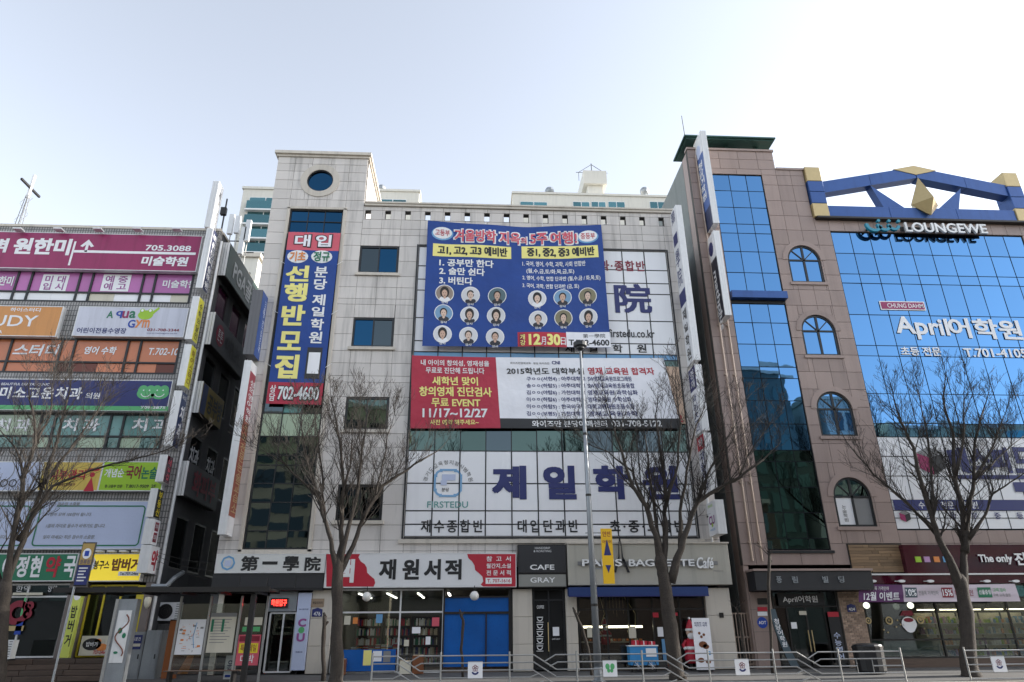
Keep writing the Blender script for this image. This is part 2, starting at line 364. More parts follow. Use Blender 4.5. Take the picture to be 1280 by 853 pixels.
def blade(name, label, x, px_top, px_bot, th, depth, face, side, Ynear=27.25, segs=(), group=None, edge=None):
    """sign standing out from the wall: narrow edge to the street, lettered face to the side"""
    z1, z0 = PY(px_top[0], px_top[1], Ynear)[1], PY(px_bot[0], px_bot[1], Ynear)[1]
    t = thing(name, label, 'sign', (x, Ynear+depth/2, z0), group)
    MB().wbox(x-th/2, x+th/2, Ynear, Ynear+depth, z0, z1).build('case', face if edge is None else face, t)
    b = MB()
    for k in (-.36, 0, .36): b.wbox(x+k*th-.035*th/.27, x+k*th+.035*th/.27, Ynear-.03, Ynear-.001, z0-.01, z1+.01)
    b.wbox(x-th/2-.012, x+th/2+.012, Ynear-.02, Ynear-.002, z0-.012, z1+.012)
    b.build('edge_strip', edge or alu, t)
    fr = east(x+th/2) if side > 0 else west(x-th/2)
    a0, a1 = (Ynear+.05, Ynear+depth-.05) if side > 0 else (-(Ynear+depth-.05), -(Ynear+.05))
    for (f0, f1, m) in segs: MB().box(fr, a0, a1, z1-(z1-z0)*f1, z1-(z1-z0)*f0, 0, .012).build('face_panel', m, t)
    bb = MB()
    zz = z0+.3
    while zz < z1: bb.wbox(x-.03, x+.03, Ynear+depth, 28.0, zz, zz+.05); zz += 1.5
    bb.build('bracket', dark_metal, t)
    return t, fr, (a0, a1, z0, z1)
def sub(r, f0, f1, g0=0., g1=1.):
    """part of a rectangle: f downwards from the top, g across"""
    return (r[0]+(r[1]-r[0])*g0, r[0]+(r[1]-r[0])*g1, r[3]-(r[3]-r[2])*f1, r[3]-(r[3]-r[2])*f0)
def struct(name, b, m): return b.build(name, m, kind='structure')
# ------------------------------------------------------------------ ground and road
b = MB(); b.add([(-600, -600, -.03), (600, -600, -.03), (600, 600, -.03), (-600, 600, -.03)], [(0, 1, 2, 3)]); struct('ground', b, asphalt)
b = MB(); b.add([(-300, 2, .0), (300, 2, .0), (300, 23.75, .0), (-300, 23.75, .0)], [(0, 1, 2, 3)]); struct('road', b, asphalt)
b = MB()
for yy in (9, 16.5):
    for k in range(-20, 20): b.add([(k*8, yy, .004), (k*8+3, yy, .004), (k*8+3, yy+.14, .004), (k*8, yy+.14, .004)], [(0, 1, 2, 3)])
struct('lane_marking', b, white_paint)
b = MB().wbox(-80, 80, 23.75, 23.95, -.02, .165); struct('kerb', b, trim_stone)
b = MB(); b.add([(-80, 23.95, .17), (80, 23.95, .17), (80, 28.3, .43), (-80, 28.3, .43), (-80, 28.3, -.05), (80, 28.3, -.05)], [(0, 1, 2, 3), (3, 2, 5, 4)]); struct('pavement', b, concrete)
b = MB().wbox(-80, 80, 1.8, 2.0, -.02, .15); struct('kerb', b, trim_stone)
b = MB().wbox(-80, 80, -12, 1.8, -.02, .14); struct('pavement', b, concrete)
b = MB().wbox(-60, 60, 28.3, 46, -.02, .40); struct('pavement', b, concrete)
# ------------------------------------------------------------------ part builders
def window(parent, fr, r, cols, rows, glass, frame=black_metal, depth=.10, mull=.035, border=.07, sill=None, name='window', tilt=.004):
    u0, u1, v0, v1 = r; b = MB()
    for q in ((u0, u1, v0, v0+border), (u0, u1, v1-border, v1), (u0, u0+border, v0+border, v1-border), (u1-border, u1, v0+border, v1-border)): b.box(fr, *q, -depth, -.005)
    U = cols if hasattr(cols, '__len__') else span(u0+border, u1-border, (u1-u0-2*border)/cols)
    V = rows if hasattr(rows, '__len__') else span(v0+border, v1-border, (v1-v0-2*border)/rows)
    for x in U[1:-1]: b.box(fr, x-mull/2, x+mull/2, v0+border, v1-border, -depth+.01, -.012)
    for z in V[1:-1]: b.box(fr, u0+border, u1-border, z-mull/2, z+mull/2, -depth+.013, -.016)
    wo = b.build(name, frame, parent)
    for i in range(len(U)-1):
        for j in range(len(V)-1):
            g = glass(i, j) if callable(glass) else glass
            cell('pane', g, wo, fr, U[i]+.002, U[i+1]-.002, V[j]+.002, V[j+1]-.002, -depth+.03, -depth+.045, 0, tilt)
    if sill: MB().box(fr, u0-.12, u1+.12, v0-sill, v0-.004, -.1, .12).build('sill', trim_stone, wo)
    return wo
# ================================================================== middle building
mb = thing('academy_building', 'grey stone six storey academy building with square stair tower and white lettered window bands', 'building', (0, 28.5, .4))
ML, MT, MR, MTOP = -9.8, -5.42, 9.97, 20.86
fl = [0, .8, 1.6, 2.18, 2.77, 3.06]
vs = [4.1, 4.72]+[18.47-3.72*k-o for k in (3, 2, 1, 0) for o in reversed(fl) if 18.47-3.72*k-o > 4.8]+[19.07, 19.42, 19.93, 20.44, 20.66]
us = [-9.8, -8.95, -8.11, -7.2, -6.3, MT]
OPN = [457, 481.6, 507, 531.8, 557, 581.6, 606, 630.8, 655.5, 679.7, 703.9, 728.4, 752.6, 777, 801, 825]
holesM = [(-5.43+.0, -3.62, 17.02, 18.47), (-5.43, -3.62, 13.33, 14.76), (-5.43, -3.62, 9.6, 11.03), (-5.43, -3.62, 5.88, 7.31), (-2.69, 9.07, 5.27, 18.5)]
for k, x in enumerate(OPN):
    xc = -5.2+k*(9.02+5.2)/15; holesM.append((xc-.13, xc+.13, 19.97, 20.41))
cladding(mb, F28, [MT]+[-5.43+.9133*k for k in (1, 2)]+[-2.69+1.069*k for k in range(12)]+[MR], vs, holesM, grey_stone, cap=260)
MB().box(F28, MT+.05, MR+.06, 20.67, MTOP, -.3, .12).box(F28, MT+.05, MR+.08, MTOP-.07, MTOP+.01, -.3, .17).build('cornice', trim_stone, mb)
strip = (-8.87, -6.36, 4.78, 20.4); CX, CZ = -7.64, 22.07
cladding(mb, facade(28.0), us, [4.1]+[4.78]+vs[2:-5]+[19.1, 19.75, 20.4, 20.97, 21.53, 22.07, 22.6, 23.05, 23.5], [strip, (CX-.66, CX+.66, CZ-.66, CZ+.66)], grey_stone, cap=200)
MB().box(F28, ML-.16, MT+.16, 23.56, 23.72, -4.4, .2).box(F28, ML-.08, MT+.08, 23.44, 23.56, -4.3, .10).build('cornice', trim_stone, mb)
# tower east side
cladding(mb, east(MT-.25+.25), [28.06, 29.0, 30.0, 31.0, 32.2], [19.3, 20.4, 21.2, 22.0, 22.7, 23.44], [], grey_stone, back=.2, n=-.03)
ro = MB().ring(F28, CX, CZ, .94, .63, -.12, .07, 40).build('round_window', trim_stone, mb)
MB().ring(F28, CX, CZ, .64, .58, -.1, .02, 40).build('ring_frame', black_metal, ro)
MB().disc(F28, CX, CZ, .6, .6, -.09, -.07, 40).build('pane', mirror_deep, ro)
for h in holesM[:4]: window(mb, F28, h, 2, 1, (lambda i, j, h=h: (dark_glass if (i == 0) == (h[2] > 16) else mirror_deep) if h[2] > 12 else (mirror_green if h[2] > 9 else dark_glass)), sill=.14, border=.09, mull=.06)
# tower glass strip with pale stone surround
b = MB()
for q in ((-9.0, -8.87, 4.7, 20.46), (-6.36, -6.22, 4.7, 20.46), (-9.0, -6.22, 20.4, 20.53), (-9.0, -6.22, 4.62, 4.78)): b.box(F28, *q, -.1, .09)
b.build('strip_surround', trim_stone, mb)
stv = [4.85]+[5.5, 6.6, 7.35, 8.1, 8.5, 9.3, 10.3, 11.05, 12.0, 13.0, 14.0, 14.9, 15.9, 16.9, 17.9, 18.55, 19.75, 20.33]
def stg(i, j):
    z = stv[j]
    if 9.2 < z < 9.4 or 10.2 < z < 11.0: return palegreen if z < 9.4 else (teal if i == 1 else dark_glass)
    return mirror_deep if z > 12 else (mirror_green if z > 8 else dark_glass)
window(mb, F28, strip, 3, stv, stg, tilt=.008)
# sign band curtain wall
FV = [5.27, 5.74, 6.27, 7.37, 8.72, 9.71, 10.9, 12.05, 12.89, 13.16, 13.68, 14.81, 16.2, 16.77, 17.47, 18.5]
FU = [-2.69+1.069*k for k in range(12)]
b = MB()
for x in FU: b.box(F28, x-.02, x+.02, FV[0], FV[-1], -.08, .012)
for z in FV: b.box(F28, FU[0], FU[-1], z-.02, z+.02, -.078, .009)
for q in ((FU[0]-.09, FU[0]-.02, FV[0]-.09, FV[-1]+.09), (FU[-1]+.02, FU[-1]+.09, FV[0]-.09, FV[-1]+.09), (FU[0], FU[-1], FV[-1]+.02, FV[-1]+.09), (FU[0], FU[-1], FV[0]-.09, FV[0]-.02)): b.box(F28, *q, -.08, .06)
cw = b.build('window_band', black_metal, mb)
for i in range(11):
    for j in range(15):
        z = FV[j]; wh = z < 8.7 or z > 13.1
        g = white_board if wh else (skyfilm if z > 12.8 else (mirror_green if random.random() < .72 else dark_glass))
        if wh: cell('sign_panel', g, cw, F28, FU[i]+.024, FU[i+1]-.024, FV[j]+.024, FV[j+1]-.024, -.03, .0, .004, .0015)
        else: cell('pane', g, cw, F28, FU[i]+.021, FU[i+1]-.021, FV[j]+.021, FV[j+1]-.021, -.03, -.01, 0, .006)
MB().box(F28, FU[0]-.2, FU[-1]+.25, 5.0, 5.14, -.05, .14).build('sill', trim_stone, mb)
# lettering on the white band
for ch, a, c in (('제', 615, 658), ('일', 679, 720), ('학', 742, 786), ('원', 803, 848)): ptext(mb, ch, a, c, 582, 625, navy, n=.014, bold=.055, th=.006)
for s, a, c in (('재수종합반', 526, 604), ('대입단과반', 647, 723), ('초·중·고합반', 762, 856)): ptext(mb, s, a, c, 650, 666, black, n=.014, bold=.02, th=.006, sp=1.35)
ptext(mb, 'FIRSTEDU', 534, 585, 627, 635, teal, n=.014, bold=.01, th=.006)
E_ = rc(541, 579, 586, 622)
b = MB(); ex, ez = (E_[0]+E_[1])/2, (E_[2]+E_[3])/2
for a0 in range(0, 360, 90): b.ring(F28, ex+.42*math.cos(R_(a0+45)), ez+.42*math.sin(R_(a0+45)), .24, .15, .002, .01, 12, a0-20, a0+110)
for q in ((ex-.35, ex+.35, ez+.49, ez+.57), (ex-.35, ex+.35, ez-.57, ez-.49), (ex-.57, ex-.49, ez-.35, ez+.35), (ex+.49, ex+.57, ez-.35, ez+.35)): b.box(F28, *q, .014, .02)
b.build('emblem', skyfilm, mb)
MB().box(F28, ex-.25, ex+.3, ez+.1, ez+.35, .014, .019).box(F28, ex-.3, ex-.05, ez-.1, ez+.1, .014, .019).build('emblem', lilac_board, mb)
text(mb, '분당', F28, (ex-.25, ex+.05, ez-.35, ez-.2), black, n=.014)
b = MB(); S = '경기도교육청지정시범학원'
for i, ch in enumerate(S):
    a = R_(165-150*i/(len(S)-1)); px_, pz_ = ex+.95*math.cos(a), ez-.1+.95*math.sin(a)
    f2 = Fr(F28.w(px_, pz_), (math.cos(a-math.pi/2), 0, math.sin(a-math.pi/2)), (0, -1, 0)); f2.V = Vector((math.cos(a), 0, math.sin(a)))
    text(None, ch, f2, (-.085, .085, -.09, .09), black, n=.014, b=b)
b.build('lettering', grey_paint, mb)
# upper sign lettering
for ch, a, c in (('第', 545, 596), ('一', 622, 668), ('學', 700, 748), ('院', 768, 814)): ptext(mb, ch, a, c, 355 if ch != '一' else 370, 392 if ch != '一' else 378, navy, n=.014, bold=.05, th=.006)
ptext(mb, '단과·종합반', 737, 806, 326, 339, darkred, n=.014, bold=.02, th=.006, sp=1.2)
ptext(mb, 'www.firstedu.co.kr', 735, 818, 412, 422, black, n=.014, bold=.015, th=.006)
for ch, a in (('제', 706), ('일', 735), ('학', 766), ('원', 796)): ptext(mb, ch, a, a+12, 431, 441, black, n=.014, bold=.02, th=.006)
# body behind the face
b = MB().wbox(ML+.02, MR-.02, 28.27, 42, 3.75, 19.3); b.build('body', render_dark, mb)
MB().wbox(ML+.02, MT-.22, 28.27, 32.2, 19.32, 23.43).build('tower_body', render_dark, mb)
b = MB().wbox(ML+.02, ML+.3, 28.05, 42, 0.1, 3.74).wbox(MR-.3, MR-.02, 28.05, 42, .1, 3.74).wbox(ML+.31, MR-.31, 36, 42, .1, 3.74); b.build('ground_floor_wall', render_dark, mb)
# ground floor piers, bands
for (xl, xr, k) in ((387, 414, 0), (641, 665.6, 1), (708, 722, 2), (885, 919, 3)):
    a, c = PY(xl, 790)[0], PY(xr, 790)[0]
    if k == 3: c = 10.05
    zz = [.43, 1.35, 2.3, 3.3]
    for j in range(3): cell('pier_stone', trim_stone, mb, F28, a, c, zz[j]+.004, zz[j+1]-.004, -.25, .12, .01)
PX3 = PY(885, 790)[0]
# charcoal tiled fascia under the first sign
r = rc(264, 404, 717, 738, 27.55); 
fa = MB().box(facade(27.62), r[0], r[1], r[2], r[3], -.4, 0).build('fascia', charcoal, mb)
for k, x in enumerate(span(r[0], r[1], .95)[:-1]): cell('fascia_tile', charcoal, fa, facade(27.62), x+.008, x+(r[1]-r[0])/4-.008 if False else span(r[0], r[1], .95)[k+1]-.008, r[2]+.06, r[3]-.12, 0, .03)
# ================================================================== right building
rb = thing('brown_granite_building', 'brown granite building with blue mirror glass and a blue and gold roof truss', 'building', (19, 28.5, .4))
RL, RS0, RS1, RG0, RG1, RR = 10.78, 11.9, 14.5, 17.45, 27.35, 34.0
rv = span(4.15, 20.72, .83)+[21.6, 22.55, 23.15, 23.5]
arches = [(15.02, 16.64, z, z+2.04) for z in (16.98, 13.23, 9.46, 5.64)]
cladding(rb, F28, [RL, 11.34, RS0, 13.2, RS1, 15.25, 16.0, 16.73, RG0]+span(RG0, RG1, .75)[1:]+[28.1, 29, 30, 31, 32, 33, RR], rv[:21], arches+[(RS0, RS1, 4.72, 23.16), (RG0, RG1, 5.5, 19.88)], pink_stone, cap=290)
cladding(rb, F28, [RL, 11.34, RS0, 13.2, RS1, 15.25, 16.0, 16.7], [20.72, 21.6, 22.55, 23.16, 23.5], [(RS0, RS1, 4.72, 23.16)], pink_stone, name='stone_panel')
cladding(rb, F28, [RL, 11.5, 12.4, 13.4, 14.4, 15.28], [23.5, 24.1, 24.62], [], pink_stone, name='stone_panel')
MB().box(F28, 15.3, 16.74, 23.5, 23.62, -.3, .08).box(F28, RL-.04, 15.32, 24.62, 24.74, -.3, .09).build('coping', pink_stone, rb)
# west side wall, visible above the alley
cladding(rb, west(RL), [-28.0, -27.95+.0], [4, 24.6], [], pink_stone, n=-.2, back=.05, th=.01) if False else None
wallw = [(-40, -28.9, .4, 24.55)]
ww = [(-32.0, -30.9, 18.6, 20.6), (-32.0, -30.9, 13.8, 15.8), (-32.0, -30.9, 9.0, 11.0)]
b = MB()
for r in subtract(wallw, ww): b.box(west(RL), *r, -.25, 0)
b.build('side_wall', render_grey, rb)
for q in ww: window(rb, west(RL), q, 2, 1, mirror_green, sill=.12)
b = MB().wbox(RL+.01, 11.0, 28.02, 28.9, .4, 24.6); b.build('corner_return', pink_stone, rb)
MB().wbox(RL+.27, RR, 28.32, 40, 4.2, 20.3).wbox(RL+.27, 15.2, 28.32, 40, 20.3, 24.5).wbox(15.25, 16.7, 28.32, 31, 20.32, 23.4).build('body', render_dark, rb)
b = MB().wbox(RL+.3, RR, 35, 40, .1, 4.18).wbox(RR-.3, RR, 28.3, 34.9, .1, 4.18); b.build('ground_floor_wall', render_dark, rb)
# blue glass strip: upper 16.3 to 23.16, projecting ledge, lower 4.72 to 15.9
GW = .014
us3 = [RS0+.03, 12.78, 13.66, RS1-.03]
def curtain(r, U, V, glass, name, tilt=.005):
    b = MB()
    for x in U: b.box(F28, x-GW, x+GW, V[0], V[-1], -.12, -.02)
    for z in V: b.box(F28, U[0], U[-1], z-GW, z+GW, -.118, -.018)
    o = b.build(name, gasket, r)
    for i in range(len(U)-1):
        for j in range(len(V)-1): cell('pane', glass(i, j) if callable(glass) else glass, o, F28, U[i]+GW, U[i+1]-GW, V[j]+GW, V[j+1]-GW, -.06, -.03, 0, tilt)
    return o
curtain(rb, us3, [16.4, 17.47, 18.63, 19.67, 20.2, 21.17, 22.16, 23.12], mirror_blue, 'glass_strip')
curtain(rb, us3, [4.76, 5.19, 6.21, 7.26, 8.35, 8.84, 10.0, 11.06, 12.11, 12.65, 13.76, 14.84, 15.8], lambda i, j: mirror_blue if j > 5 else (mirror_blue if j > 4 else mirror_green), 'glass_strip')
MB().box(F28, RS0, RS1+.05, 16.0, 16.36, -.1, .28).build('ledge', steel_blue, rb)
MB().box(F28, RS0, RS1, 15.83, 15.98, -.1, .0).box(F28, RS0-.05, RS1+.1, 4.6, 4.7, -.1, .1).build('ledge', black_metal, rb)
bv = [5.55, 6.0, 6.31, 6.74, 7.75, 8.6, 9.46, 10.07, 11.44, 13.26, 13.78, 15.35, 17.02, 17.52, 18.66, 19.84]
curtain(rb, [RG0+.03]+[RG0+.99*k for k in range(1, 10)]+[RG1-.03], bv, lambda i, j: white_board if bv[j] < 9.4 else mirror_blue, 'glass_wall', .004)
for a in arches:
    x0, x1, z0, z1 = a; xc = (x0+x1)/2; rr = (x1-x0)/2; zs = z1-rr
    b = MB(); b.ring(F28, xc, zs, rr, rr-.09, -.1, -.01, 24, 0, 180)
    for q in ((x0, x0+.09, z0, zs), (x1-.09, x1, z0, zs), (x0+.09, x1-.09, z0, z0+.09), (x0+.09, x1-.09, zs-.04, zs+.04), (xc-.05, xc+.05, z0+.09, z1-.09)): b.box(F28, *q, -.1, -.012)
    for an in (45, 135):
        c_, s_ = math.cos(R_(an)), math.sin(R_(an)); b.poly(F28, [(xc-.025*s_, zs+.025*c_), (xc+.025*s_, zs-.025*c_), (xc+.025*s_+rr*.95*c_, zs-.025*c_+rr*.95*s_), (xc-.025*s_+rr*.95*c_, zs+.025*c_+rr*.95*s_)], -.09, -.02)
    wo = b.build('arched_window', black_metal, rb)
    low = z0 < 6
    cell('pane', white_board if low else mirror_blue, wo, F28, x0+.05, xc, z0+.05, zs, -.07, -.05, 0, .006); cell('pane', grey_paint if low else mirror_blue, wo, F28, xc, x1-.05, z0+.05, zs, -.07, -.05, 0, .006)
    for (p, q) in ((0, 45), (45, 90), (90, 135), (135, 180)):
        MB().poly(F28, [(xc, zs)]+[(xc+(rr-.05)*math.cos(R_(p+(q-p)*k/5)), zs+(rr-.05)*math.sin(R_(p+(q-p)*k/5))) for k in range(6)], -.07, -.05).build('pane', mirror_green if low else mirror_blue, wo)
    if low: text(wo, '수학·과학 전문', Fr(F28.w(xc-.42, zs-.2), (0, 0, -1), (0, -1, 0)), (0, 1, -.1, .1), black) if False else vtext(wo, '논술학원', F28, (xc-.5, xc-.32, z0+.2, z0+.9), grey_paint, n=-.045)
    sp = MB()
    for sgn in (-1, 1):
        arc = [(xc+sgn*rr*math.cos(R_(90*k/8)), zs+rr*math.sin(R_(90*k/8))) for k in range(9)]
        for k in range(8): sp.poly(F28, [arc[k], arc[k+1], (xc+sgn*rr, zs+rr)], -.1, .028)
    sp.build('spandrel', pink_stone, rb)
    MB().ring(F28, xc, zs, rr+.24, rr, -.02, .06, 24, 0, 180).build('arch_surround', pink_stone, rb)
    MB().box(F28, x0-.1, x1+.1, z0-.14, z0, -.02, .09).build('sill', pink_stone, rb)
# roof truss
for x0 in (16.74, 27.3):
    for (z0, z1, m) in ((20.62, 21.4, gold), (21.41, 22.1, steel_blue), (22.11, 22.75, steel_blue), (22.76, 23.62, gold)):
        MB().box(F28, x0, x0+.78, z0, z1, -.7, .2, .02).build('truss_post', m, rb)
for k, (a, c) in enumerate(((17.53, 20.7), (20.71, 24.2), (24.21, 27.29))): MB().box(F28, a, c, 20.64, 21.33, -.4, .13, .02).build('truss_beam', steel_blue, rb)
AX = 22.64
for sgn in (-1, 1):
    for (f0, f1) in ((0, .50), (.504, .995)):
        P0 = [(AX+sgn*5.1*(1-f), 22.78+1.08*f) for f in (f0, f1)]
        MB().poly(F28, [(P0[0][0], P0[0][1]-.68), (P0[1][0], P0[1][1]-.68), P0[1], P0[0]], -.4, .12).build('truss_beam', steel_blue, rb)
MB().poly(F28, [(AX-1.15, 23.66), (AX, 23.36), (AX+1.15, 23.66), (AX, 23.93)], -.45, .15).build('truss_cap', gold, rb)
for pts in ([(1088, 231.9), (1113, 272.5), (1153.5, 274.5)], [(1201, 235.6), (1159.6, 273.7), (1197.8, 275)]):
    MB().poly(F28, [PY(x, y, 27.9) for x, y in pts], -.35, .09).build('truss_fin', steel_blue, rb)
b = MB(); z_ = 21.5
P = [F28.w(AX, 23.15, .2), F28.w(AX, 20.75, .35), F28.w(AX-.72, z_, .1), F28.w(AX+.72, z_, .1), F28.w(AX, z_, .85), F28.w(AX, z_, -.7)]
b.add(P, [(0, 2, 4), (0, 4, 3), (0, 3, 5), (0, 5, 2), (1, 4, 2), (1, 3, 4), (1, 5, 3), (1, 2, 5)]); b.build('gold_pyramid', gold, rb)
MB().box(F28, 16.8, RR, 20.5, 20.6, -.3, .3).build('coping', dark_metal, rb)
# tower roof canopy
b = MB().box(F28, 10.72, 15.3, 25.12, 25.2, -1.6, .3).box(F28, 10.6, 15.4, 25.2, 25.28, -1.7, .4); cn = b.build('roof_canopy', mat('green_metal', (.04, .10, .085), .4, .3), rb)
b = MB()
for x in (11.4, 13.0, 14.6): b.box(F28, x-.09, x+.09, 24.7, 25.1, -.4, -.22)
b.build('canopy_post', MATS['green_metal'], rb)
# pipes with rungs up the left pier
for (a, c) in ((11.12, 11.2), (11.52, 11.6)):
    b = MB().tube([F28.w((a+c)/2, 4.3, .12), F28.w((a+c)/2, 24.2 if a < 11.3 else 17.5, .12)], .04, 8)
    z = 5
    while z < 17: b.box(F28, a-.04, c+.04, z, z+.06, .0, .13); z += 2.4
    b.build('drain_pipe', mat('pipe_copper', (.42, .33, .27), .4, .4), rb)
# raised roof lettering
t = thing('roof_lettering_sign', 'silver raised capitals LOUNGEWE with a teal wave emblem below the blue truss', 'sign', (22.5, 27.8, 20)); q = rc(1086, 1232, 279, 291, 27.6)
MB().box(F28, PY(1128, 285, 27.6)[0], q[1]+.1, q[2]+.16, q[3]-.16, .2, .26).build('rail', dark_metal, t)
text(t, 'LOUNGEWE', F28, (PY(1131, 285, 27.6)[0], q[1], q[2], q[3]-.02), alu, n=.34, th=.12, bold=.02, sp=1.0)
z = (q[2]+q[3])/2; xs_ = [PY(a, 283, 27.6)[0] for a in (1091, 1104, 1116)]; lm = mat('teal_acrylic', (.02, .25, .36), .25)
for k, x in enumerate(xs_):
    MB().ring(F28, x+.05, z+.12, .42-.05*k, .27-.04*k, .3, .44, 18, 175, 350).build('wave_stroke', lm, t)
    MB().disc(F28, x+.35, z+.34, .08, .08, .3, .44, 12).build('wave_dot', lm, t)
b = MB()
for k in range(9): x = PY(1088+17*k, 285, 27.6)[0]; b.box(F28, x-.03, x+.03, z-.05, z+.05, .03, .3)
b.build('bracket', dark_metal, t)
# lettering on the blue glass
ptext(rb, 'April', 1120, 1186, 397, 425, white_board, n=.004, bold=.03, th=.01, skew=-.1)
ptext(rb, '어학원', 1186, 1276, 399, 424, white_board, n=.004, bold=.03, th=.01, skew=-.1)
ptext(rb, '초등 전문', 1126, 1176, 434, 445, white_board, n=.004, bold=.02, th=.01)
ptext(rb, 'T.701-4105', 1205, 1283, 436, 447, white_board, n=.004, bold=.02, th=.01)
q = rc(1100, 1156, 377, 388); MB().box(F28, *q, .003, .012).build('name_plate', white_paint, rb); MB().box(F28, q[0]+.05, q[1]-.05, q[2]+.05, q[3]-.05, .012, .018).build('name_plate', magenta, rb)
text(rb, 'CHUNG DAHM', F28, (q[0]+.35, q[1]-.1, q[2]+.12, q[3]-.12), white_paint, n=.02)
# billboard film on the lower panes
ptext(rb, '메스피', 1186, 1262, 559, 592, navy, n=.004, bold=.05, th=.006); ptext(rb, '드', 1266, 1296, 559, 592, navy, n=.004, bold=.05, th=.006)
MB().box(F28, PY(1196, 597)[0], RG1-.05, PY(1230, 599)[1], PY(1230, 594)[1], .003, .008).build('stripe', navy, rb)
ptext(rb, '수학·과학 전문교육', 1190, 1234, 550, 557, grey_paint, n=.004)
q = (RG0+.1, RG1-.05, 6.31, 6.74); MB().box(F28, *q, .003, .008).build('stripe', navy, rb)
for s, a, c in (('수학', 1148, 1164), ('전문', 1176, 1192), ('학원', 1204, 1222)): ptext(rb, s, a, c, 627, 636, white_board, n=.012)
for s, a in (('초', 1158), ('등', 1187), ('부', 1214), ('중', 1243), ('등', 1271)): ptext(rb, s, a, a+8, 641, 649, navy, n=.006)
MB().box(F28, PY(1268, 610)[0], RG1-.05, PY(1275, 615)[1], PY(1275, 603)[1], .003, .008).build('stripe', navy, rb)
def cube_logo(x, z, s, m1, m2, m3, parent):
    MB().poly(F28, [(x, z-s), (x, z), (x-s*.8, z+s*.3), (x-s*.8, z-s*.6)], .003, .01).build('logo', m1, parent)
    MB().poly(F28, [(x, z-s), (x+s*.8, z-s*.6), (x+s*.8, z+s*.3), (x, z)], .003, .01).build('logo', m2, parent)
    MB().poly(F28, [(x, z+.02), (x+s*.8, z+s*.33), (x, z+s*.7), (x-s*.8, z+s*.33)], .003, .01).build('logo', m3, parent)
lx, lz = PY(1163, 573); cube_logo(lx, lz, .72, magenta, charcoal, grey_paint, rb); lx, lz = PY(1131, 644); cube_logo(lx, lz, .28, magenta, charcoal, grey_paint, rb)
# ================================================================== left building
LX = -11.93; LT = 19.1
lb = thing('tiled_shop_building', 'grey tiled commercial building crowded with coloured shop signs and film covered windows', 'building', (-19, 28.5, .4))
b = MB()
lrows = [(16.82, 15.74), (13.54, 12.5), (12.42, 11.98), (10.18, 9.26), (9.18, 8.72)]
lholes = [(-30, -12.75, 15.3, 16.85), (-30, -12.75, 11.96, 13.55), (-30, -12.75, 8.7, 10.2)]
for r in subtract([(-30, LX, 3.62, LT)], lholes): b.box(F28, *r, -.3, 0)
b.build('tiled_wall', tile_wall, lb)
MB().box(F28, -30, LX+.02, LT, LT+.12, -.35, .04).build('coping', trim_stone, lb)
lc = [-30, -29.4, -27.2, -26.6, -25.4, -24.8, -22.6, -20.36, -19.76, -17.68, -17.13, -14.92, -14.39, -12.75]
def band(z0, z1, zm, gtop, gbot):
    b = MB()
    for x in lc: b.box(F28, x-.045, x+.045, z0, z1, -.12, .01)
    for z in (z0+.03, zm, z1-.03): b.box(F28, lc[0], lc[-1], z-.035, z+.035, -.118, .012)
    o = b.build('window_band', black_metal, lb)
    for i in range(len(lc)-1):
        cell('pane', gtop(i), o, F28, lc[i]+.046, lc[i+1]-.046, zm+.036, z1-.066, -.07, -.045, 0, .004)
        wd = lc[i+1]-lc[i]
        for k in range(2 if wd > 1.2 else 1):
            q = 2 if wd > 1.2 else 1
            cell('pane', gbot(i*2+k), o, F28, lc[i]+.046+(wd-.09)/q*k, lc[i]+.046+(wd-.09)/q*(k+1)-.01, z0+.066, zm-.036, -.07, -.045, 0, .004)
    return o
brownglass = mat('brown_glass', (.10, .035, .025), .06, .6, var=.3); pink_film = paint('pink_film', (.50, .16, .42), rough=.2, var=.12)
orange_film = paint('orange_film', (.60, .20, .09), rough=.2, var=.08)
wb = band(15.3, 16.85, 15.78, lambda i: pink_film, lambda i: white_board if i % 5 else cream)
band(11.96, 13.55, 12.47, lambda i: orange_film, lambda i: brownglass if i % 5 in (0, 3) else orange_film)
tealg = paint('teal_glass_film', (.13, .30, .28), rough=.12, var=.2)
band(8.7, 10.2, 9.24, lambda i: palegreen if i in (8,) else tealg, lambda i: mirror_green if i % 3 else palegreen)
for s, a, c, y0, y1 in (('미 대\n입 시', 56, 80, 344, 362), ('예 중\n예 고', 132, 158, 344, 362)):
    q = rc(a-5, c+4, y0-1, y1+2); MB().box(F28, *q, -.035, -.028).build('sticker', white_board, lb); text(lb, s, F28, (q[0]+.12, q[1]-.12, q[2]+.06, q[3]-.06), plum, n=-.02, bold=.02)
ptext(lb, '미술학원', 203, 245, 350, 360, white_board, n=-.03, bold=.03); ptext(lb, '한미', -2, 16, 345, 357, white_board, n=-.03, bold=.03)
ptext(lb, '스터디', 17, 72, 430, 445, white_board, n=-.03, bold=.03, ital=.15); ptext(lb, '영어 수학', 105, 145, 433, 443, white_board, n=-.03, bold=.03, ital=.15)
ptext(lb, 'T.702-1045', 185, 233, 435, 444, white_board, n=-.03, bold=.02, ital=.1)
for s, a, c in (('치과', -6, 38), ('치과', 78, 124), ('치과', 165, 212)): ptext(lb, s, a, c, 523, 539, white_board, n=-.03, bold=.03, sp=1.3)
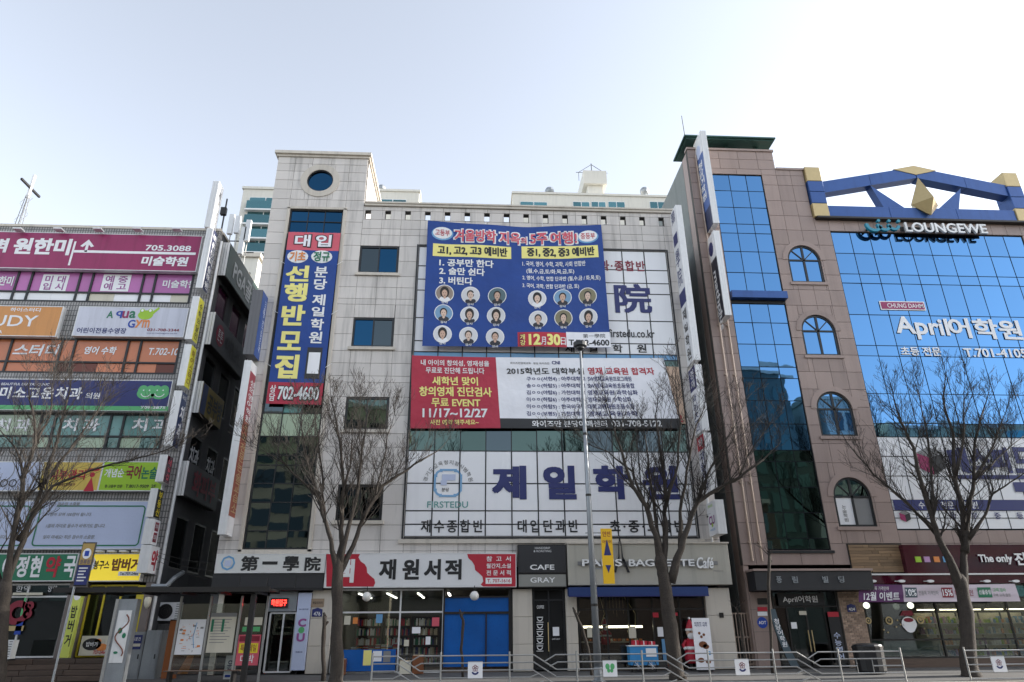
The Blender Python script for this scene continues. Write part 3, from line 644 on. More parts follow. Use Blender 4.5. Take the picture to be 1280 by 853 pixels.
# east side wall with windows, dark in the alley
frE = east(LX); swin = []
for k, z in enumerate((14.5, 10.9, 7.3, 3.9)):
    for y in (28.9, 30.9, 33.0, 35.1, 37.2): swin.append((y, y+1.35, z+.3, z+2.35))
b = MB()
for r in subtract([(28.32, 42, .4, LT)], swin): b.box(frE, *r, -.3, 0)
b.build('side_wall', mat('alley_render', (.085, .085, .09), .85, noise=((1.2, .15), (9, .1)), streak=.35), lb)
for k, q in enumerate(swin):
    g = mat('plum_glass', (.12, .025, .075), .08, .3, var=.2) if k < 5 else dark_glass
    window(lb, frE, q, 1, 1, g, name='window', frame=dark_metal)
MB().box(frE, 28.32, 42, LT, LT+.12, -.3, .05).build('coping', trim_stone, lb)
for y, z in ((29.1, 7.9), (31.1, 7.9)): text(lb, '치과', frE, (y, y+1., z+.5, z+1.3), white_board, n=-.03, bold=.03)
MB().tube([(LX+.09, 28.1, .5), (LX+.09, 28.1, 18.6)], .07, 8).build('drain_pipe', alu, lb)
MB().wbox(-30, LX-.3, 28.32, 42, 3.6, 18.6).build('body', render_dark, lb)
MB().wbox(-30, LX-.3, 33.5, 42, .1, 3.58).build('ground_floor_wall', render_dark, lb)
# raised terrace with timber steps
fT = facade(26.9); te = thing('timber_step_terrace', 'dark timber stepped terrace in front of the pharmacy and the rice burger shop', 'steps', (-16, 27, .3))
for k in range(4):
    y0 = 26.35+.32*k; z1 = .52+.17*k
    for j, x in enumerate(span(-24, -12.4, 1.45)[:-1]):
        cell('plank', wood_dk, te, facade(y0), x+.01, x+1.44, z1-.165, z1-.005, -.31, 0, .006)
MB().wbox(-24, -12.42, 27.63, 28.0, .2, 1.02).build('landing', wood_dk, te)
# ---- roof things
t = thing('church_cross', 'white lattice church steeple with a cross standing on the tiled building roof', 'cross', (PY(27, 282, 33)[0], 33, 19.2))
cx_, cz_ = PY(38, 236, 33); bx = PY(29, 282, 33)[0]
b = MB()
zb, zt = 19.2, PY(41, 226, 33)[1]
for dx, dy in ((-.16, -.16), (.16, -.16), (.16, .16), (-.16, .16)): b.tube([(cx_+dx*1.3, 33+dy, zb), (cx_+dx*.4, 33+dy*.4, zt-1.0)], .022, 5)
for k in range(9):
    z0 = zb+(zt-zb-1)*k/9; s_ = (-1)**k; b.tube([(cx_-.18*s_, 32.85, z0), (cx_+.18*s_, 32.85, z0+.5)], .01, 4); b.tube([(cx_-.18*s_, 33.15, z0), (cx_+.18*s_, 33.15, z0+.5)], .01, 4)
b.build('mast', grey_paint, t)
MB().wbox(cx_-.051, cx_+.051, 32.93, 33.07, zt-1.15, zt+.35).build('cross_upright', white_paint, t); MB().wbox(cx_-.05, cx_+.05, 32.15, 33.85, zt-.56, zt-.44).build('cross_arm', dark_metal, t)
t = thing('cell_antenna_rack', 'cluster of tall pale phone antenna panels on the tiled building roof', 'antenna', (-12.6, 33, 19.2))
for k, (px, y0, y1) in enumerate(((291, 269, 293), (299, 271, 292), (306, 285, 300), (312, 276, 302), (303, 300, 318))):
    x, z1 = PY(px, y0, 33); z0 = PY(px, y1, 33)[1]
    MB().wbox(x-.13, x+.13, 32.9, 33.1, z0, z1).build('antenna_panel', alu, t); MB().tube([(x, 33.15, 19.2), (x, 33.15, z1-.1)], .035, 6).build('mast', steel, t)
x0 = PY(288, 300, 33)[0]; z = PY(300, 300, 33)[1]
MB().tube([(x0-.2, 33.15, z), (x0+1.3, 33.15, z)], .035, 6).tube([(x0-.2, 33.15, z-.7), (x0+1.3, 33.15, z-.7)], .03, 6).build('crossbar', dark_metal, t)
x, z1 = PY(284, 249, 28.8); t = thing('roof_mast', 'thin dark pole with a floodlight beside the topmost projecting sign', 'mast', (x, 28.8, 19.2))
MB().tube([(x, 28.8, 19.1), (x, 28.8, z1)], .04, 6).build('pole', dark_metal, t); MB().wbox(x-.14, x+.12, 28.6, 28.78, z1-1.0, z1-.6).build('floodlight', dark_metal, t)
# ---- flat signs on the left building
def fsign(name, label, xl, xr, yt, yb, face, Y=28., n=.28, group=None, rimm=None):
    r = rc(xl, xr, yt, yb, Y-n); return sign_box(name, label, r, facade(28.0), .02, n, face, rimm, group), facade(28.0), n, Y-n
def st(t, s, xl, xr, yt, yb, m, **k):
    o, fr, n, Y = t; k.setdefault('n', n+.008); k.setdefault('bold', .02); return text(o, s, fr, rc(xl, xr, yt, yb, Y), m, **k)
G = 'box signs on the left building front'
t = fsign('wall_sign', 'long magenta art school sign with an arrow and 705.3088, topmost on the tiled building', -110, 250, 291, 336.5, magenta, group=G)
st(t, '원한미', 17, 89, 298, 319, white_board, bold=.05); st(t, '벽', -10, 10, 298, 316, white_board, bold=.05); st(t, '705.3088', 182, 239, 307, 314, white_board, bold=.02); st(t, '미술학원', 177, 235, 321, 333, white_board, bold=.045, ital=.08)
q = rc(92, 245, 314.5, 317.5, 27.72); MB().box(F28, *q, .281, .29).build('stripe', white_board, t[0])
ax, az = PY(109, 308, 27.72); MB().poly(F28, [(ax-.3, az), (ax, az+.35), (ax+.3, az), (ax+.18, az-.05), (ax+.06, az+.08), (ax+.06, az-.3), (ax-.06, az-.3), (ax-.06, az+.08), (ax-.18, az-.05)], .282, .29).build('arrow', white_board, t[0])
q = rc(89, 91.5, 302, 332, 27.72); MB().box(F28, *q, .281, .289).build('stripe', white_board, t[0])
for px in (26, 76, 125, 174, 223):
    x, z = PY(px, 290, 27.6); MB().wbox(x-.18, x+.18, 27.3, 27.6, z-.02, z+.05).wbox(x-.02, x+.02, 27.5, 28, z+.05, z+.09).build('lamp', alu, t[0])
t = fsign('wall_sign', 'orange sign with big white serif capitals UDY at the left edge', -75, 75, 382, 420, paint('orange_sign', (.62, .27, .07), rough=.3, streak=.2), group=G)
st(t, 'STUDY', -40, 47, 394, 408, white_board, bold=.01); st(t, '하이스터디', 13, 51, 385, 390, white_board)
st(t, 'S E A', -12, 3, 413, 417, white_board)
t = fsign('wall_sign', 'pale lilac swimming gym sign with a green frog and coloured letters', 94, 233, 384, 421, paint('pale_lilac_sign', (.60, .61, .70), rough=.3, streak=.2), group=G)
for ch, a, m in (('A', 134, green), ('q', 145, blue), ('u', 153, magenta), ('a', 162, green)): st(t, ch, a, a+8, 389, 398, m, bold=.03)
for ch, a, m in (('G', 160, blue), ('y', 169, orange), ('m', 178, orange)): st(t, ch, a, a+9, 400, 410, m, bold=.03)
st(t, '어린이전용수영장', 96, 158, 410, 417, navy); st(t, '031-708-3344', 184, 224, 411, 414.5, darkred); st(t, 'www.swimgym.co.kr', 183, 222, 416, 418, navy, bold=.0)
fx, fz = PY(182, 394, 27.72)
MB().disc(F28, fx, fz, .32, .22, .281, .29).disc(F28, fx-.17, fz+.2, .1, .1, .281, .292, 14).disc(F28, fx+.17, fz+.2, .1, .1, .281, .292, 14).poly(F28, [(fx+.25, fz-.05), (fx+.55, fz+.32), (fx+.48, fz+.38), (fx+.2, fz+.1)], .281, .287).build('frog_emblem', lime, t[0])
MB().disc(F28, fx-.17, fz+.21, .055, .065, .293, .3, 10).disc(F28, fx+.17, fz+.21, .055, .065, .293, .3, 10).build('eyes', white_board, t[0])
t = fsign('wall_sign', 'long navy dental clinic sign with two smiling green faces', -110, 213, 474, 513, navy, group=G)
q = rc(-110, 212, 507, 512.5, 27.72); MB().box(F28, q[0], q[1]-.05, q[2], q[3], .281, .288).build('stripe', greenface, t[0])
st(t, '미소고운치과', 0, 103, 484, 499, white_board, bold=.03, sp=1.1); st(t, '의원', 107, 125, 491, 499, white_board); st(t, '709-2875', 176, 207, 508, 511.5, white_board, n=.292)
st(t, 'BEAUTIFUL DENTAL CLINIC', 2, 62, 479, 482, white_board, bold=.01)
for px in (183, 200):
    x, z = PY(px, 490.5, 27.72); o = MB().disc(F28, x, z-.05, .37, .26, .281, .289).disc(F28, x-.15, z+.1, .2, .2, .281, .291, 18).disc(F28, x+.15, z+.1, .2, .2, .281, .293, 18); o.build('smiling_face', greenface, t[0])
    MB().ring(F28, x, z, .22, .19, .294, .298, 12, 200, 340).disc(F28, x-.12, z+.08, .03, .03, .294, .298, 8).disc(F28, x+.12, z+.08, .03, .03, .294, .298, 8).build('smile', white_board, t[0])
t = fsign('wall_sign', 'pale blue sign showing black ring shapes at the left edge', -60, 50, 577, 614, lilac_board, group=G)
for px in (5, 16): x, z = PY(px, 604, 27.72); MB().ring(F28, x, z, .15, .11, .282, .288, 16).build('ring_mark', black, t[0])
x, z = PY(2, 588, 27.72); MB().ring(F28, x, z, .5, .47, .282, .288, 16, 250, 420).build('ring_mark', grey_paint, t[0])
t = fsign('wall_sign', 'yellow skin care sign with red lettering, left of the lime green sign', 50, 126, 577, 614, paint('amber_sign', (.66, .48, .09), rough=.3, streak=.2), group=G)
st(t, '피부관리', 62, 107, 587, 600, red, bold=.03); st(t, '702-6969', 71, 94, 604, 608, brown)
x, z = PY(114, 600, 27.72); MB().poly(F28, [(x-.2, z-.45), (x, z+.1), (x+.2, z-.45)], .282, .29).disc(F28, x, z+.2, .1, .1, .282, .29, 12).disc(F28, x, z+.4, .25, .06, .283, .291, 12).build('figure_emblem', red, t[0])
t = fsign('wall_sign', 'lime green essay school sign right of the yellow skin care sign', 126, 205, 577, 614, lime, group=G)
st(t, '개념순', 131, 155, 586, 597, white_board); st(t, '국어', 158, 176, 582, 599, darkred, bold=.03); st(t, '논술', 177, 197, 584, 599, green, bold=.03); st(t, '중·고등부 전문', 131, 153, 606, 610, black); st(t, 'T.8017-9509', 157, 186, 606, 610, black); st(t, '2F', 189, 195, 606, 610, black)
t = fsign('billboard', 'wide pale lilac blue billboard with dark framed handwriting above the pharmacy', -110, 184, 626, 687, lilac_board, group=G)
for (a, c) in ((-100, 33), (45, 178)):
    q = rc(a, c, 632, 683, 27.72); b = MB(); 
    for e in ((q[0]+.15, q[1]-.15, q[2], q[2]+.05), (q[0]+.6 if a > 0 else q[0], q[1]-2.0 if False else q[1]-.15, q[3]-.05, q[3]), (q[0], q[0]+.05, q[2]+.15, q[3]-.15), (q[1]-.05, q[1], q[2]+.15, q[3]-.15)): b.box(F28, *e, .282, .289)
    for (ux, vz, a0) in ((q[0]+.15, q[2]+.15, 180), (q[1]-.15, q[2]+.15, 270), (q[1]-.15, q[3]-.15, 0), (q[0]+.15, q[3]-.15, 90)): b.ring(F28, ux, vz, .15, .10, .282, .289, 6, a0, a0+90)
    b.build('frame_line', green, t[0])
st(t, '작은 점수의 소중함', 62, 100, 628, 633, grey_paint, n=.293); st(t, '1점이 모여 100점이 됩니다.', 61, 115, 641, 645.5, grey_paint, ital=.2, bold=.012); st(t, '1점의 차이로 등수가 바뀌기도 합니다.', 58, 132, 655, 660, grey_paint, ital=.2, bold=.012); st(t, '잊지 마세요! 작은 점수의 소중함.', 54, 119, 669, 674, grey_paint, ital=.2, bold=.012); st(t, '합니다.', -8, 8, 669, 674, grey_paint, ital=.2)
t = fsign('shop_sign', 'green pharmacy sign with white and red lettering at street level', -40, 95, 692, 727, green, group=G)
for ch, a, m in (('이', 3, white_board), ('정', 21, white_board), ('현', 38, white_board), ('약', 57, red), ('국', 80, white_board)): st(t, ch, a, a+(18 if m is red else 14), 695, 722, m, bold=.04)
t = fsign('shop_sign', 'yellow rice burger sign lit by small lamps at street level', 97, 178, 692, 727, signglow, group=G)
st(t, '봉구스', 117, 137, 701, 712, black, bold=.03); st(t, '밥버거', 140, 175, 698, 714, brown, bold=.045); st(t, 'Tel.707-2466', 150, 173, 715.5, 719, black, n=.30, bold=.01)
q = rc(148, 174, 714.5, 720, 27.72); MB().box(F28, *q, .282, .29).build('label', white_board, t[0])
x, z = PY(110, 705, 27.72); MB().disc(F28, x, z, .28, .3, .281, .288).build('face_emblem', white_board, t[0]); MB().disc(F28, x, z+.1, .2, .16, .289, .292).build('face_emblem', skin, t[0])
for px in (125, 140, 155, 170): x, z = PY(px, 690.5, 27.5); MB().wbox(x-.12, x+.12, 27.35, 27.6, z, z+.06).build('lamp', alu, t[0])
# ---- projecting signs at the corner of the left building
G = 'projecting signs up the corner of the left building'
def bx_(px, py, Y=27.25): return PY(px, py, Y)[0]
XB = bx_(262, 285)
t, fr, r = blade('projecting_sign', 'topmost white projecting sign rising above the tiled roof corner', bx_(265, 255), (268, 227), (260, 284), .27, .62, alu, 1, segs=((0, 1, white_board),), group=G)
vtext(t, '제일스포츠', fr, sub(r, .15, .95, .25, .75), grey_paint, n=.02)
t, fr, r = blade('projecting_sign', 'second projecting sign from the roof, dark blue side with pale characters', bx_(256, 322), (260, 286), (250, 360), .27, .62, alu, 1, segs=((0, 1, mat('ink_face', (.03, .035, .08), .4)),), group=G)
vtext(t, '벽원한미술학원', fr, sub(r, .05, .97, .15, .85), white_board, n=.02)
t, fr, r = blade('projecting_sign', 'upper yellow projecting sign beside the pale lilac gym sign', bx_(240.5, 397), (246, 371), (236, 424), .27, .6, alu, 1, segs=((0, 1, paint('yellow_face', (.62, .58, .06))),), group=G)
vtext(t, '수학의달인', fr, sub(r, .1, .95, .2, .8), black, n=.02)
t, fr, r = blade('projecting_sign', 'lower yellow projecting sign beside the orange windows', bx_(230.5, 456), (235, 431), (226, 482), .27, .6, alu, 1, segs=((0, 1, MATS['yellow_face']),), group=G)
vtext(t, '하이스터디', fr, sub(r, .08, .95, .2, .8), brown, n=.02)
t, fr, r = blade('projecting_sign', 'dark blue dental projecting sign beside the teal windows', bx_(217, 520), (223, 489), (212, 557), .3, .62, alu, 1, segs=((0, 1, mat('ink_blue', (.02, .035, .10), .35)),), group=G)
vtext(t, '치과', fr, sub(r, .22, .85, .2, .85), white_board, n=.02, bold=.03); text(t, '미소고운', fr, sub(r, .05, .13, .15, .85), white_board, n=.02)
t, fr, r = blade('projecting_sign', 'short maroon and white projecting sign right of the lime green sign', bx_(202, 585), (204, 569), (200, 602), .27, .6, alu, 1, segs=((0, 1, maroon),), group=G); vtext(t, '네일샵', fr, sub(r, .1, .9, .25, .8), pinkred, n=.02)
t, fr, r = blade('projecting_sign', 'black projecting sign with yellow lettering beside the lilac billboard', bx_(190, 628), (193, 611), (187.5, 646), .25, .6, alu, 1, segs=((0, 1, black),), group=G); vtext(t, '부동산', fr, sub(r, .05, .95, .2, .85), yellow, n=.02, bold=.02)
t, fr, r = blade('projecting_sign', 'short white projecting sign with red stamps just above the pharmacy one', bx_(185, 664), (187, 649), (182, 680), .3, .6, alu, 1, segs=((0, 1, white_board),), group=G)
for a, c in ((.1, .45), (.52, .9)): MB().box(fr, *sub(r, a, c, .2, .8), .013, .018).build('stamp', darkred, t); text(t, '피부', fr, sub(r, a+.07, c-.07, .28, .72), white_board, n=.022)
t, fr, r = blade('projecting_sign', 'lowest white projecting sign with a single red character for pharmacy', bx_(180, 700), (183, 682), (178, 716), .36, .75, alu, 1, segs=((0, 1, white_board),), group=G)
text(t, '약', fr, sub(r, .12, .9, .15, .9), red, n=.02, bold=.04)
# ---- signs on the alley side of the left building
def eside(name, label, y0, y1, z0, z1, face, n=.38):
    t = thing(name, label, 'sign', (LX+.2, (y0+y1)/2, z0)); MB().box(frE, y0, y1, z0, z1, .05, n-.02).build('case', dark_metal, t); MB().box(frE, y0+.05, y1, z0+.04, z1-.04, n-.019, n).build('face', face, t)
    b = MB(); 
    for k in range(3): b.box(frE, y0-.03, y0-.001, z0, z1, .05+k*.115, .05+k*.115+.095)
    b.build('edge_strip', alu, t); return t
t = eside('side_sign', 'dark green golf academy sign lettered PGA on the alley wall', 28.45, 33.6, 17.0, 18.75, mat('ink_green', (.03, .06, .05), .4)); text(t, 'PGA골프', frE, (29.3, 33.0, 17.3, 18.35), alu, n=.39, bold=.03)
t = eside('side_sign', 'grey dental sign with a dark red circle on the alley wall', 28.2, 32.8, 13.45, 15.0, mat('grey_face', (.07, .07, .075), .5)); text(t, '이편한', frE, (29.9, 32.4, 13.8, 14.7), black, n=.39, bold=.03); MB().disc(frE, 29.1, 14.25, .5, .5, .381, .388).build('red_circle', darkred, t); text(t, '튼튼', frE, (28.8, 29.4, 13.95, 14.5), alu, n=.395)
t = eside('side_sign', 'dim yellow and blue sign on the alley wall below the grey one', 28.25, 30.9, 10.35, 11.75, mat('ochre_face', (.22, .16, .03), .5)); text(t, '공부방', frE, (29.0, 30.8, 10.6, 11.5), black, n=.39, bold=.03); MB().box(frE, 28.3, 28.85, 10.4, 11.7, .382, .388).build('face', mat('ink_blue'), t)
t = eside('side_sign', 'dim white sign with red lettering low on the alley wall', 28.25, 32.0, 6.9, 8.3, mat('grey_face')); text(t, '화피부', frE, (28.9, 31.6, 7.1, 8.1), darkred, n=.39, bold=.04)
# ---- projecting signs between the left and middle buildings
def bside(name, label, pt, pb, face, segs, depth=.95, th=.27, Y=27.2, group=None, edge=None): return blade(name, label, bx_((pt[0]+pb[0])/2, (pt[1]+pb[1])/2, Y), pt, pb, th, depth, face, 1, Y, segs, group, edge)
G = 'projecting signs at the left corner of the grey academy'
t, fr, r = bside('projecting_sign', 'dark grey box sign with a blue lettered side, left of the vertical banner', (319, 363), (314, 443), mat('grey_case', (.13, .13, .14), .5), ((0, 1, mat('blue_face', (.03, .08, .28), .4)),), .9, .42, group=G, edge=mat('grey_case'))
b = MB(); f3 = Fr(fr.w(r[0]+.45, r[3]-.3), (0, 0, -1), (1, 0, 0)); f3.V = Vector((0, 1, 0)); text(t, 'mega forestudy', f3, (0, r[3]-r[2]-.6, -.12, .2), lilac_board, n=.02)
t, fr, r = bside('projecting_sign', 'long thin white projecting sign with a red lettered side between the two buildings', (309.7, 451), (277.5, 668), alu, ((0, .06, white_board), (.06, .35, mat('faded_red_face', (.30, .05, .07), .5)), (.35, .9, mat('rust_face', (.30, .08, .05), .5)), (.9, 1, white_board)), .95, group=G)
vtext(t, '성의영어학원', fr, sub(r, .1, .36, .15, .85), white_board, n=.02); vtext(t, '수학전문논술교습소', fr, sub(r, .37, .88, .15, .85), gold, n=.02)
# ---- right corner of the middle building
G = 'projecting signs stacked up the right corner of the grey academy'
def wside(label, pt, pb, segs, group, depth=.95, th=.28, Y=27.05, face=None): return blade('projecting_sign', label, bx_((pt[0]+pb[0])/2, (pt[1]+pb[1])/2, Y), pt, pb, th, depth, face or alu, -1, Y, segs, group)
t, fr, r = wside('top projecting sign at the right corner of the grey academy, pale with navy characters', (848, 257), (871, 450), ((0, .55, white_board), (.55, .64, navy), (.64, 1, white_board)), G)
vtext(t, '一學院', fr, sub(r, .14, .52, .15, .85), navy, n=.02, bold=.02); text(t, '第', fr, sub(r, .01, .09, .15, .85), navy, n=.02); vtext(t, '제일학원', fr, sub(r, .66, .98, .2, .8), black, n=.02, bold=.02)
t, fr, r = wside('middle projecting sign of the academy corner stack, navy top and grey lettering', (872, 456), (882.5, 538), ((0, .35, navy), (.35, 1, white_board)), G)
vtext(t, '영재', fr, sub(r, .03, .33, .2, .8), white_board, n=.02); vtext(t, '와이즈만', fr, sub(r, .4, .97, .2, .8), navy, n=.02)
t, fr, r = wside('lower projecting sign of the academy corner stack with a red square at its top', (884.5, 541.5), (891.5, 614), ((0, .25, red), (.25, 1, white_board)), G)
text(t, '책', fr, sub(r, .04, .22, .2, .8), white_board, n=.02); vtext(t, '재원서적', fr, sub(r, .28, .97, .15, .85), navy, n=.02, bold=.02)
t, fr, r = wside('short wide white convenience store box sign lettered CU, lowest at the academy corner', (898.5, 625), (903, 667), ((0, 1, white_board),), G, 1.05, .34, 26.95)
text(t, 'CU', fr, sub(r, .42, .68, .15, .85), plum, n=.02, bold=.03); text(t, '24HOURS', fr, sub(r, .08, .16, .2, .8), lime, n=.02); MB().disc(fr, (r[0]+r[1])/2, r[2]+.4, .09, .09, .013, .02).build('green_dot', lime, t); text(t, '아우토반점', fr, sub(r, .8, .87, .2, .8), skyfilm, n=.02)
x = 9.62; t = thing('rain_pipe', 'pale rain pipe running down the right edge of the grey academy', 'pipe', (x, 27.9, 5)); MB().tube([(x, 27.88, 4.9), (x, 27.88, 20.9)], .05, 8).build('pipe', alu, t)
b = MB()
for z in range(6, 21, 2): b.wbox(x-.08, x+.08, 27.84, 27.97, z, z+.07)
b.build('clamp', dark_metal, t)
# ---- projecting signs of the right building
G = 'projecting signs on the granite tower corner'
t, fr, r = wside('upper projecting sign on the brown granite tower with blue lettered side', (878.7, 164), (895, 279), ((0, .22, white_board), (.22, .8, mat('blue_face2', (.07, .13, .34), .4)), (.8, 1, mat('ink_blue'))), G, 1.15)
vtext(t, '청담어학원', fr, sub(r, .28, .7, .2, .8), white_board, n=.02, bold=.02); MB().disc(fr, (r[0]+r[1])/2, r[3]-.9, .3, .38, .013, .02).build('crest', lilac_board, t)
t, fr, r = wside('lower projecting sign on the brown granite tower with sideways white letters', (896, 289), (909.5, 394), ((0, .3, white_board), (.3, 1, mat('ink_black', (.02, .022, .035), .4))), G, 1.05)
MB().disc(fr, (r[0]+r[1])/2, r[3]-.7, .28, .36, .013, .02).build('crest', navy, t)
f3 = Fr(fr.w((r[0]+r[1])/2+.1, r[3]-1.9), (0, 0, -1), (-1, 0, 0)); f3.V = Vector((0, -1, 0)); text(t, 'mathplus', f3, (0, 3.0, -.35, .2), white_board, n=.02, bold=.02); text(t, '수학', fr, sub(r, .88, .97, .2, .75), white_board, n=.02)
x, z = PY(852, 145, 33); t = thing('lightning_rod', 'thin rod standing above the green tower canopy', 'mast', (x, 33, 24.5)); MB().tube([(x+.15, 33, 24.5), (x, 33, z)], [.04, .02], 6).build('rod', dark_metal, t)
# ================================================================== banners hanging on the grey academy
def banner(name, label, corners, Y, base, amp, sag, seed, cat='banner'):
    q = Quad(corners, Y, amp, sag, seed); p = q.w(.5, 0)
    return thing(name, label, cat, (p.x, p.y, p.z)), q
def bt(t, q, s, xl, xr, yt, yb, m, n=.012, **k):
    k.setdefault('bold', .018); u0, u1, v0, v1 = q.rc(xl, xr, yt, yb)
    b_ = k['bold']
    if b_ > .021:
        ar = ((q.W[1]-q.W[0]).length, (q.W[0]-q.W[3]).length); b = MB(); gw = (v1-v0)*ar[1]/ar[0]*(b_-.018)*.9; gh = (v1-v0)*(b_-.018)*.9; kk = dict(k); kk['bold'] = .018
        for i, (dx, dz) in enumerate(((-1, -.7), (1, -.7), (-1, .7), (1, .7), (0, 0))): text(None, s, q, (u0+gw*dx, u1+gw*dx, v0+gh*dz, v1+gh*dz), m, n+.0008*i, b=b, **kk)
        return b.build('lettering', m, t)
    return text(t, s, q, (u0, u1, v0, v1), m, n, **k)
def patch(t, q, xl, xr, yt, yb, m, n=.006, name='print', nu=10, nv=6):
    u0, u1, v0, v1 = q.rc(xl, xr, yt, yb); return MB().cloth(q, u0, u1, v0, v1, n, nu, nv).build(name, m, t)
def oval(t, q, x, y, rx, ry, m, n=.01, name='print', seg=20, b=None):
    own = b is None; b = b or MB(); k = len(b.v)
    b.v += [tuple(q.w(*q.inv(x+rx*math.cos(2*math.pi*j/seg), y+ry*math.sin(2*math.pi*j/seg)), n)) for j in range(seg)]; b.f.append(tuple(k+j for j in reversed(range(seg))))
    return b.build(name, m, t) if own else b
cloth_blue = mat('blue_banner_cloth', (.003, .045, .25), .5, noise=(1.5, .15), bump=(1.6, .5, .12)); cloth_red = mat('red_banner_cloth', (.42, .02, .05), .5, noise=(1.5, .15), bump=(1.6, .5, .12)); cloth_white = mat('white_banner_cloth', (.82, .82, .86), .5, noise=(1.2, .06), bump=(1.4, .5, .12))
# vertical banner on the tower strip
t, q = banner('vertical_banner', 'tall blue vertical banner with yellow lettering hanging over the tower window strip', [(361, 290.5), (426, 292), (401.5, 506.5), (332.5, 505)], 27.86, cloth_blue, .012, 0, 1)
MB().cloth(q, 0, 1, .115, .885, 0, 10, 30).build('cloth', cloth_blue, t)
MB().cloth(q, 0, 1, .885, 1, 0, 10, 4).build('cloth', pinkred, t); MB().cloth(q, 0, 1, 0, .115, 0, 10, 4).build('cloth', cloth_red, t)
for ch, a in (('대', 369), ('입', 395)): bt(t, q, ch, a-1, a+20, 294, 312, black, n=.012, bold=.06); bt(t, q, ch, a, a+19, 295, 311, cloth_white, n=.024, bold=.035)
for s, x, m in (('기초', 372, orange), ('정규', 402, green)):
    oval(t, q, x, 324.5, 13.2, 8.6, white_paint); bt(t, q, s, x-10, x+10, 318, 331, m, n=.035, bold=.03)
for ch, y0, y1, x in (('선', 337, 357, 371.5), ('행', 360, 383, 369), ('반', 388, 413, 366), ('모', 421, 443, 362), ('집', 449, 476, 358)): bt(t, q, ch, x-14, x+14, y0, y1, paleyellow, bold=.05)
for ch, y0, y1, x in (('분', 338, 352, 401), ('당', 354, 368, 400), ('제', 374, 388, 398), ('일', 390, 402, 397), ('학', 405, 419, 396), ('원', 421, 435, 394)): bt(t, q, ch, x-8, x+8, y0, y1, white_paint, bold=.03)
patch(t, q, 382, 401, 440, 477, black, .008, 'phone_print'); patch(t, q, 384.5, 399, 446, 471, white_board, .012, 'phone_print')
bt(t, q, '상\n담', 337, 344.5, 484, 502, white_paint, bold=.02); bt(t, q, '702-4600', 347, 399, 485, 502, black, bold=.055); bt(t, q, '702-4600', 347.5, 398.5, 486, 501, white_paint, n=.022, bold=.03)
b = MB()
for v in (.2, .5, .8):
    for u, x in ((0, -9.05), (1, -6.15)): p = q.w(u, v); b.tube([p, Vector((x, 27.96, p.z+.25))], .012, 4)
b.build('rope', white_paint, t)
# big blue banner
t, q = banner('big_blue_banner', 'big blue winter school banner with fifteen round portraits across the top windows', [(535, 277.5), (751, 282.5), (763, 436), (528, 434)], 27.75, cloth_blue, .05, .18, 2)
MB().cloth(q, 0, 1, 0, 1, 0, 40, 26).build('cloth', cloth_blue, t, smooth=True)
for k, (s, a, c) in enumerate((('겨울방학', 568, 619), ('지옥', 624, 649), ('의', 650, 657), ('5주', 662, 683), ('여행!', 687, 720))):
    y = 288+.02*(a-568); h = 16 if s != '의' else 9
    if s == '의': y += 6
    bt(t, q, s, a-1.2, c+1.2, y-1.2, y+h+1.2, white_paint, bold=.062); bt(t, q, s, a, c, y, y+h, pinkred, n=.024, bold=.03)
for s, x in (('고등부', 553), ('중등부', 734)): oval(t, q, x, 294+(x > 600)*4, 13.5, 8.6, skyfilm, .008); oval(t, q, x, 293+(x > 600)*4, 11.8, 7.6, white_paint, .012); bt(t, q, s, x-9, x+9, 289+(x > 600)*4, 297+(x > 600)*4, red, n=.018)
patch(t, q, 541, 638, 308, 324, paleyellow, .008); patch(t, q, 651, 747, 309, 325, paleyellow, .008)
bt(t, q, '고1, 고2, 고3 예비반', 547, 633, 310, 322, black, n=.014, bold=.045); bt(t, q, '중1, 중2, 중3 예비반', 658, 742, 311, 323, black, n=.014, bold=.045)
for s, a, c, y in (('1. 공부만 한다', 549, 616, 327), ('2. 술만 쉰다', 549, 605, 338), ('3. 버틴다', 549, 590, 350)): bt(t, q, s, a, c, y, y+9.5, white_paint, bold=.035)
for s, a, c, y in (('1. 국어, 영어, 수학, 과학, 사회 연합반', 652, 731, 328.5), ('(월,수,금,토/화,목,금,토)', 657, 717, 338), ('2. 영어, 수학, 연합 단과반 (월,수,금 / 화,목,토)', 652, 750, 347.5), ('3. 국어, 과학, 연합 단과반 (금, 토)', 652, 723, 357.5)): bt(t, q, s, a, c, y, y+7, white_paint, bold=.016)
bgs = [mat('print_back_%d' % i, c, .6) for i, c in enumerate(((.30, .24, .20), (.66, .66, .68), (.10, .16, .18), (.18, .33, .50), (.22, .20, .12)))]
suit = mat('printed_suit', (.03, .03, .04), .6); skin2 = mat('printed_skin_light', (.68, .50, .40), .6)
por = []
for r_, ys in enumerate((370.5, 394.5, 420)):
    for c_, x in enumerate((555.5, 587.5, 620.5)): por.append((x-r_*1.3, ys+c_*1.6, (0, 1, 2, 3, 1, 1, 1, 1, 1)[r_*3+c_], (1, 0, 0, 0, 2, 1, 1, 0, 0)[r_*3+c_]))
for r_, ys in enumerate((376.5, 402)):
    for c_, x in enumerate((670.5, 702.3, 734)): por.append((x+r_*1, ys-c_*1.3+c_*0, (1, 3, 4, 1, 4, 1)[r_*3+c_], (1, 0, 0, 0, 0, 1)[r_*3+c_]))
